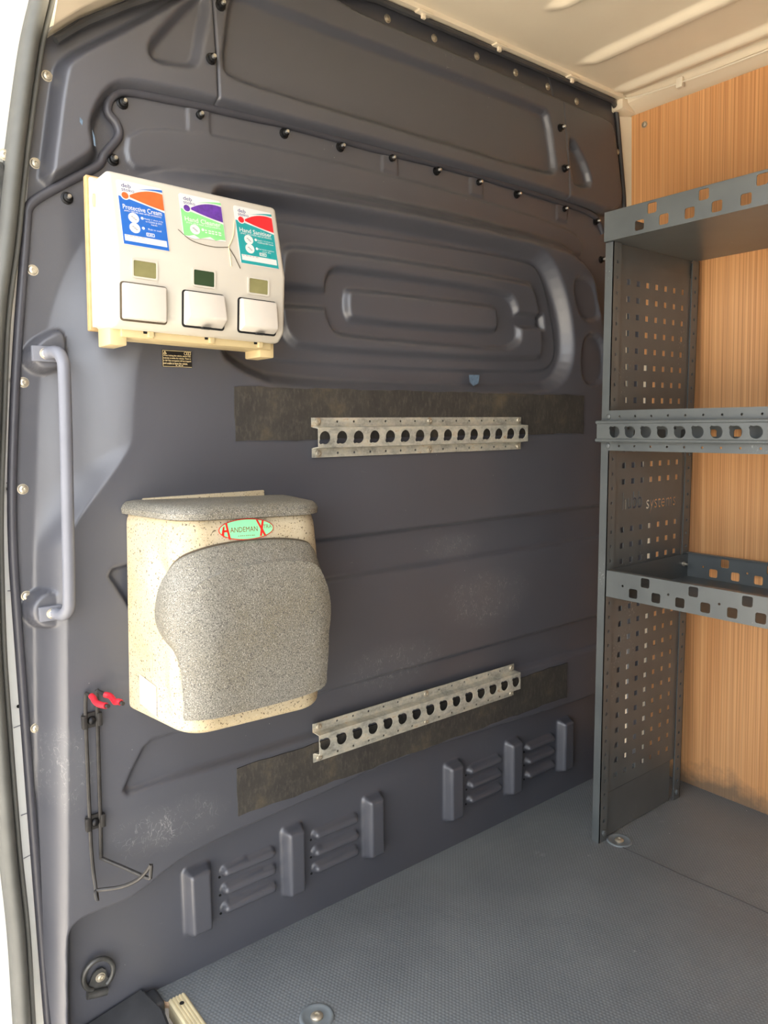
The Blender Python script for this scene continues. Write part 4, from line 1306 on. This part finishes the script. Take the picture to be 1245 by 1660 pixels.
def dense(L, n=4):
    return [(p.x, p.y) for p in smooth_path([(a, b, 0) for a, b in L], n, closed=True)]
OD, ID = dense(OUT), dense(INN)
nD = len(OD)
cx, cz = 0.48, 0.42
rings = [(OD, 1.0, -0.003), (OD, 1.0, 0.005), (OD, 0.985, 0.009)]
V, F = [], []
def hface(t, z):
    return 0.0235
for k in range(3):
    for (a, b) in OD:
        s = rings[k][1]
        V.append(hw_point(cx + (a - cx) * s, cz + (b - cz) * s, rings[k][2]))
for k in range(1, 8):
    w = k / 7
    for (a, b), (c, d) in zip(OD, ID):
        a2, b2 = cx + (a - cx) * 0.985, cz + (b - cz) * 0.985
        t_, z_ = a2 + (c - a2) * w, b2 + (d - b2) * w
        h_ = 0.009 + (0.0255 - 0.009) * w
        V.append(hw_point(t_, z_, h_))
for (c, d) in ID:
    V.append(hw_point(cx + (c - cx) * 0.996, cz + (d - cz) * 0.996, 0.0300))
for k in range(1, 15):
    w = 0.015 + 0.985 * k / 15
    for (c, d) in ID:
        V.append(hw_point(c + (cx - c) * w, d + (cz - d) * w, 0.0308 + 0.0006 * w))
V.append(hw_point(cx, cz, 0.0311))
nr = 3 + 7 + 1 + 14
for k in range(nr - 1):
    for i in range(nD):
        i2 = (i + 1) % nD
        F.append((k * nD + i, k * nD + i2, (k + 1) * nD + i2, (k + 1) * nD + i))
for i in range(nD):
    F.append(((nr - 1) * nD + i, (nr - 1) * nD + (i + 1) % nD, nr * nD))
MB().raw(V, F).build('door', M_gran, hw, angle=14)
# dark joint line around the lower half of the door
MB().tube([hw_point(a, b, 0.0012) for a, b in [(cx + (p - cx) * 1.006, cz + (q - cz) * 1.006) for p, q in OD]], 0.0016, 6, closed=True).build('door_gap', M_crack, hw)
# oval badge
bp = Vector(hw_point(0.470, 0.949, 0.0012)); bp2 = Vector(hw_point(0.55, 0.949, 0.0012)); bt_ = Vector(hw_point(0.470, 0.976, 0.0012))
BF = frame(bp, bp2 - bp, bt_ - bp)
bd = MB(); add_plate(bd, [circ(0, 0, 0.0475, 40, 0.0165)], 0.0006, BF)
BD = bd.build('badge', M_badge, hw, smooth=False)
c = MB(); add_plate(c, [circ(0, 0, 0.0460, 40, 0.0152)], 0.0003, BF @ Matrix.Translation((0, 0, 0.0006))); c.build('badge_face', M_mint, BD, smooth=False)
BT_ = BF @ Matrix.Translation((0, 0, 0.0011))
c = MB()
add_plate(c, [[(-0.0435, -0.006), (-0.0395, -0.011), (-0.0375, 0.007), (-0.0405, 0.005)]], 0.0002, BT_)
add_plate(c, [[(-0.0320, -0.014), (-0.0285, -0.0142), (-0.0330, 0.0115), (-0.0362, 0.0105)]], 0.0002, BT_)
add_plate(c, [rect(-0.040, -0.0026, -0.033, 0.0006)], 0.0002, BT_)
c.build('badge_letter_h', M_badge, BD, smooth=False)
c = MB()
add_plate(c, [[(0.0165, 0.0140), (0.0200, 0.0135), (0.0335, -0.0120), (0.0295, -0.0125)]], 0.0002, BT_)
add_plate(c, [[(0.0215, -0.0120), (0.0250, -0.0120), (0.0305, 0.0125), (0.0270, 0.0130)]], 0.0002, BT_ @ Matrix.Translation((0, 0, 0.0002)))
c.build('badge_letter_x', M_badge, BD, smooth=False)
c = MB()
add_text(c, 'ANDEMAN', 0.009, BT_ @ Matrix.Translation((-0.0050, 0.0, 0)), width=0.0470, height=0.0078, bold=0.0)
add_text(c, 'TRA', 0.007, BT_ @ Matrix.Translation((0.0365, 0.0025, 0)), width=0.0150, height=0.0060, bold=0.0)
add_bars(c, BT_ @ Matrix.Translation((-0.001, -0.0098, 0)), 0.030, 0.0009, 9)
c.build('badge_print', M_badge2, BD, smooth=False)
# side sticker and slot
s0 = [hw_point(t, z, 0.0009) for t, z in ((0.055, 0.03), (0.135, 0.0), (0.135, 0.155), (0.055, 0.185))]
MB().raw([Vector(p) for p in s0], [(0, 1, 2, 3)]).build('side_sticker', M_disp, hw)
MB().tube([hw_point(0.115, z, -0.0008) for z in (0.20, 0.26, 0.32, 0.375)], [0.0018, 0.0026, 0.0026, 0.0012], 6).build('side_slot', M_plyedge, hw)

# ---- wire tool hook
wh = empty('wire_hook_rack', (0.36, -0.05, 0.35), 'black wire hook rack with red sleeved prongs beside the hand wash unit', 'wire rack')
yb = -0.044
MB().tube(smooth_path([(0.3317, -0.0580, 0.5863), (0.3288, -0.0460, 0.5866), (0.3273, -0.0440, 0.5833), (0.3250, -0.0440, 0.5417), (0.3222, -0.0440, 0.3682), (0.3217, -0.0460, 0.3169), (0.3218, -0.0520, 0.2829), (0.3214, -0.0620, 0.2598), (0.3207, -0.0660, 0.2527)], 4), 0.0030, 8).build('left_wire', M_wire, wh)
MB().tube(smooth_path([(0.3517, -0.0660, 0.5848), (0.3461, -0.0480, 0.5870), (0.3444, -0.0440, 0.5843), (0.3428, -0.0440, 0.5370), (0.3383, -0.0440, 0.3624), (0.3366, -0.0440, 0.3123), (0.3384, -0.0470, 0.3088), (0.3579, -0.0850, 0.3047), (0.3781, -0.1350, 0.3036), (0.3813, -0.1400, 0.3079)], 4), 0.0030, 8).build('right_wire', M_wire, wh)
MB().tube(smooth_path([(0.3813, -0.1400, 0.3079), (0.3831, -0.1400, 0.3256), (0.3776, -0.1350, 0.3151), (0.3673, -0.1180, 0.2954), (0.3499, -0.0900, 0.2769), (0.3247, -0.0620, 0.2679), (0.3197, -0.0620, 0.2657), (0.3199, -0.0660, 0.2562)], 4), 0.0030, 8).build('support_loop', M_wire, wh)
for q in ([(0.3317, -0.0580, 0.5863), (0.3326, -0.0640, 0.5849), (0.3330, -0.0740, 0.5807), (0.3357, -0.0860, 0.5797), (0.3405, -0.1000, 0.5807)], [(0.3505, -0.0640, 0.5855), (0.3555, -0.0720, 0.5846), (0.3568, -0.0820, 0.5822), (0.3571, -0.0920, 0.5801), (0.3587, -0.1020, 0.5837), (0.3604, -0.1080, 0.5831)]):
    s = MB().tube(smooth_path(q, 4), 0.0047, 10).build('red_sleeve', M_redgrip, wh)
    e = Vector(q[-1]); dr = (e - Vector(q[-2])).normalized()
    MB().tube([e - dr * 0.002, e + dr * 0.006], 0.0031, 8).build('wire_end', M_wire, s)
for (x, z) in [(0.3344, 0.5412), (0.3306, 0.3725)]:
    cl = MB().box((x - 0.0135, -0.0425, z - 0.0125), (x + 0.0135, -0.0375, z + 0.0125), 0.002, 2)
    for s in (-1, 1):
        cl.box((x + s * 0.0115 - 0.004, -0.0485, z - 0.011), (x + s * 0.0115 + 0.004, -0.0395, z + 0.011), 0.002, 2)
    C_ = cl.build('clamp', M_wire, wh)
    MB().lathe([(0, 0), (0.0070, 0), (0.0064, 0.003), (0.004, 0.0055), (0, 0.006)], 12, on_bulk(x, -0.0425, z)).build('clamp_bolt', M_bolt, C_)

# ---- lashing ring on the kick panel
lr = empty('lashing_ring', (0.332, -0.005, 0.05), 'worn iron lashing ring folded up on its bracket on the kick panel', 'lashing ring')
ang = [math.radians(a) for a in range(-62, 243, 8)]
rc = (0.3310, 0.0870)
rp_ = [(rc[0] + 0.0245 * math.cos(a) - 0.0015 * math.sin(a), -0.010 - 0.006 * math.sin(a) * 0.4, rc[1] + 0.0285 * math.sin(a)) for a in ang]
MB().tube(rp_, 0.0042, 10).build('ring', M_ring, lr)
bq = MB(); add_plate(bq, [[(-0.020, -0.027), (0.010, -0.033), (0.015, -0.022), (0.011, 0.006), (0.005, 0.012), (-0.004, 0.012), (-0.011, 0.006), (-0.020, -0.014)]], 0.003, on_bulk(0.333, -0.004, 0.081))
BQ = bq.build('bracket', M_ring, lr, angle=30)
MB().tube([(0.311, -0.010, 0.0585), (0.327, -0.0105, 0.0545), (0.343, -0.010, 0.0505)], 0.0065, 10).build('hinge_barrel', M_ring, BQ)
put('bolt', scr_me, Vector((0.3345, -0.0075, 0.0785)) + scr_c, lr)

# ---- floor lashing points
def floor_point(x, y, r, label):
    o = empty('floor_lashing_point', (x, y, 0.0), label, 'floor lashing point', 'lashing points in the floor')
    f = frame((x, y, 0.0), (1, 0, 0), (0, 1, 0))
    MB().lathe([(r, 0.0003), (r * 0.98, 0.0022), (r * 0.86, 0.0034), (r * 0.76, 0.0022), (r * 0.66, 0.0007), (0, 0.0005)], 32, f).build('dish', M_dish, o, angle=60)
    MB().lathe([(r * 0.36, 0.0005), (r * 0.36, 0.003), (r * 0.28, 0.0052), (r * 0.14, 0.006), (r * 0.12, 0.0038), (0, 0.0036)], 20, f).build('bolt', M_screw, o, angle=40)
floor_point(0.621, -0.232, 0.030, 'round steel lashing point in the open floor near the sill strip')
floor_point(1.484, -0.236, 0.030, 'round steel lashing point in the floor at the foot of the shelving')

# ================================================================== SHELVING
su = empty('shelving_unit', (1.61, -0.87, 0.0), 'grey painted steel shelving unit with perforated end panels and punched lips', 'shelving unit')
FX, BX = 1.436, 1.790
Y0, Y1 = -0.212, -1.560
ZTOP = 1.45
def post(xc, yc, sx_, sy_, zt, name='post', zb=0.0):
    m = MB()
    zs_ = [0.052 + 0.0333 * k for k in range(42) if 0.052 + 0.0333 * k < zt - 0.02]
    w = 0.030
    xo = xc if sx_ > 0 else xc - w
    add_plate(m, [rect(xo, zb, xo + w, zt)] + [circ(xc + sx_ * 0.0155, z, 0.0042, 8) for z in zs_ if z > zb + 0.01], 0.0018, on_bulk(0, yc, 0))
    # return flange facing the door / the wall
    add_plate(m, [rect(0, zb, 0.021, zt)], 0.0018, frame((xc + (0.0018 if sx_ > 0 else 0.0), yc + (0.021 if sy_ > 0 else 0.0) - 0.0018, 0), (0, -1, 0), (0, 0, 1)))
    P_ = m.build(name, M_steel, su, smooth=False)
    for z in (0.022,):
        MB().lathe([(0, 0), (0.0075, 0), (0.0075, 0.004), (0.004, 0.0055), (0, 0.006)], 6, on_bulk(xc + sx_ * 0.0165, yc - 0.0018, z)).build('foot_bolt', M_steel, P_)
    return P_
for yy, sy in ((Y0, 1), (Y1, -1)):
    post(FX, yy, 1, sy, 1.392 if yy == Y0 else 1.392)
    post(BX, yy, -1, sy, 1.392)
    m = MB()
    # perforated end sheet with the maker's name cut out
    hl = []
    for k in range(32):
        if k in (13, 14):
            continue
        z = 1.313 - 0.03745 * k
        for i in range(7):
            xx = 1.501 + 0.0377 * i
            hl.append(rect(xx - 0.0062, z - 0.0063, xx + 0.0062, z + 0.0063))
    hl += text_cut('hubb', 1.5395, 0.818, 0.080, 0.040) + text_cut('systems', 1.6630, 0.8005, 0.130, 0.036)
    add_plate(m, [rect(1.468, 0.116, 1.758, 1.359)] + hl, 0.0016, on_bulk(0, yy + 0.004, 0))
    pn = m.build('end_panel', M_steel, su, smooth=False)
    m = MB(); add_plate(m, [rect(1.462, 1.350, 1.764, 1.392)], 0.003, on_bulk(0, yy + 0.0075, 0)); m.build('top_bar', M_steel, su, smooth=False)
    m = MB(); add_plate(m, [rect(1.462, 0.004, 1.745, 0.114)], 0.003, on_bulk(0, yy + 0.007, 0)); m.build('bottom_bar', M_steel, su, smooth=False)

SQ = 0.0105
def tray(z0, z1, xf, ys_, lower0, upper0, dots, label=None):
    """shelf tray: base sheet, punched front lip, back lip, end lips"""
    b = MB().box((xf, Y1, z0), (BX - 0.004, ys_, z0 + 0.0018))
    T = b.build('shelf_tray', M_steel, su, smooth=False)
    hl = []
    k = 0
    while lower0 - 0.0560 * k > Y1 + 0.05:
        yy = lower0 - 0.0560 * k
        hl.append(rect(-yy - SQ, z0 + 0.0075, -yy + SQ, z0 + 0.0285, 0.004, 3)); k += 1
    k = 0
    while upper0 - 0.1120 * k > Y1 + 0.05:
        yy = upper0 - 0.1120 * k
        hl.append(rect(-yy - SQ, z0 + 0.036, -yy + SQ, z0 + 0.057, 0.004, 3)); k += 1
    if dots:
        k = 0
        while dots - 0.1120 * k > Y1 + 0.05:
            hl.append(circ(-(dots - 0.1120 * k), z0 + 0.031, 0.0028, 8)); k += 1
    m = MB(); add_plate(m, [rect(-ys_, z0, -Y1, z1)] + hl, 0.0016, on_side(xf, 0, 0))
    m.box((xf - 0.0016, Y1, z1 - 0.0016), (xf + 0.012, ys_, z1))
    m.build('front_lip', M_steel, T, smooth=False)
    m = MB(); add_plate(m, [rect(-ys_, z0, -Y1, z1 + 0.004)] + hl, 0.0016, on_side(BX - 0.006, 0, 0))
    m.box((BX - 0.018, Y1, z1 + 0.0024), (BX - 0.004, ys_, z1 + 0.004))
    m.build('back_lip', M_steel, T, smooth=False)
    for yy in (ys_ - 0.0016, Y1):
        MB().box((xf, yy, z0), (BX - 0.004, yy + 0.0016, z1)).build('end_lip', M_steel, T, smooth=False)
    MB().lathe([(0, 0), (0.006, 0), (0.006, 0.004), (0.0032, 0.0045), (0.0030, 0.012), (0, 0.0125)], 8, on_bulk(BX - 0.030, ys_ - 0.0016, z0 + 0.036)).build('shelf_bolt', M_screw, T)
    return T
tray(1.393, 1.455, 1.4300, -0.1935, -0.2805, -0.3090, None)
tray(0.604, 0.665, 1.4385, -0.2150, -0.2850, -0.3140, -0.258)
tray(0.956, 1.016, 1.4560, -0.2150, -0.2740, -0.3020, -0.250)
# lashing rail screwed along the middle shelf front
XR_ = 1.4335
m = MB()
hs2 = [0.2385 + 0.03865 * k for k in range(34)]
z0, z1 = 0.938, 1.027
fh = [h + 0.004 for h in hs2]
for za, zb, zh in ((1.0045, z1, 1.0135), (z0, 0.9575, 0.9485)):
    add_plate(m, [rect(0.206, za, 1.55, zb)] + [circ(h, zh, 0.0026, 8) for h in fh], 0.0016, on_side(XR_, 0, 0))
add_plate(m, [rect(0.192, 0.9635, 1.56, 0.9985)] + [keyhole(h, 0.9795, 0.0125, math.radians(140)) for h in hs2], 0.0016, on_side(XR_ - 0.012, 0, 0))
for zc, za in ((1.0010, 1.0050), (0.9610, 0.9570)):
    m.tube([(XR_ - 0.0125, -0.190, zc), (XR_ - 0.0125, -1.56, zc)], 0.0042, 10)
    m.box((XR_ - 0.011, -1.56, min(zc, za) - 0.001), (XR_, -0.200, max(zc, za) + 0.001))
RL = m.build('lashing_rail_face', M_steel, su, angle=30)
for z in (1.0135, 0.9485):
    MB().lathe([(0, 0), (0.0066, 0), (0.0060, 0.0018), (0.0030, 0.0032), (0, 0.0034)], 14, on_side(XR_ - 0.0016, -0.2135, z)).build('rail_screw', M_steel, RL)
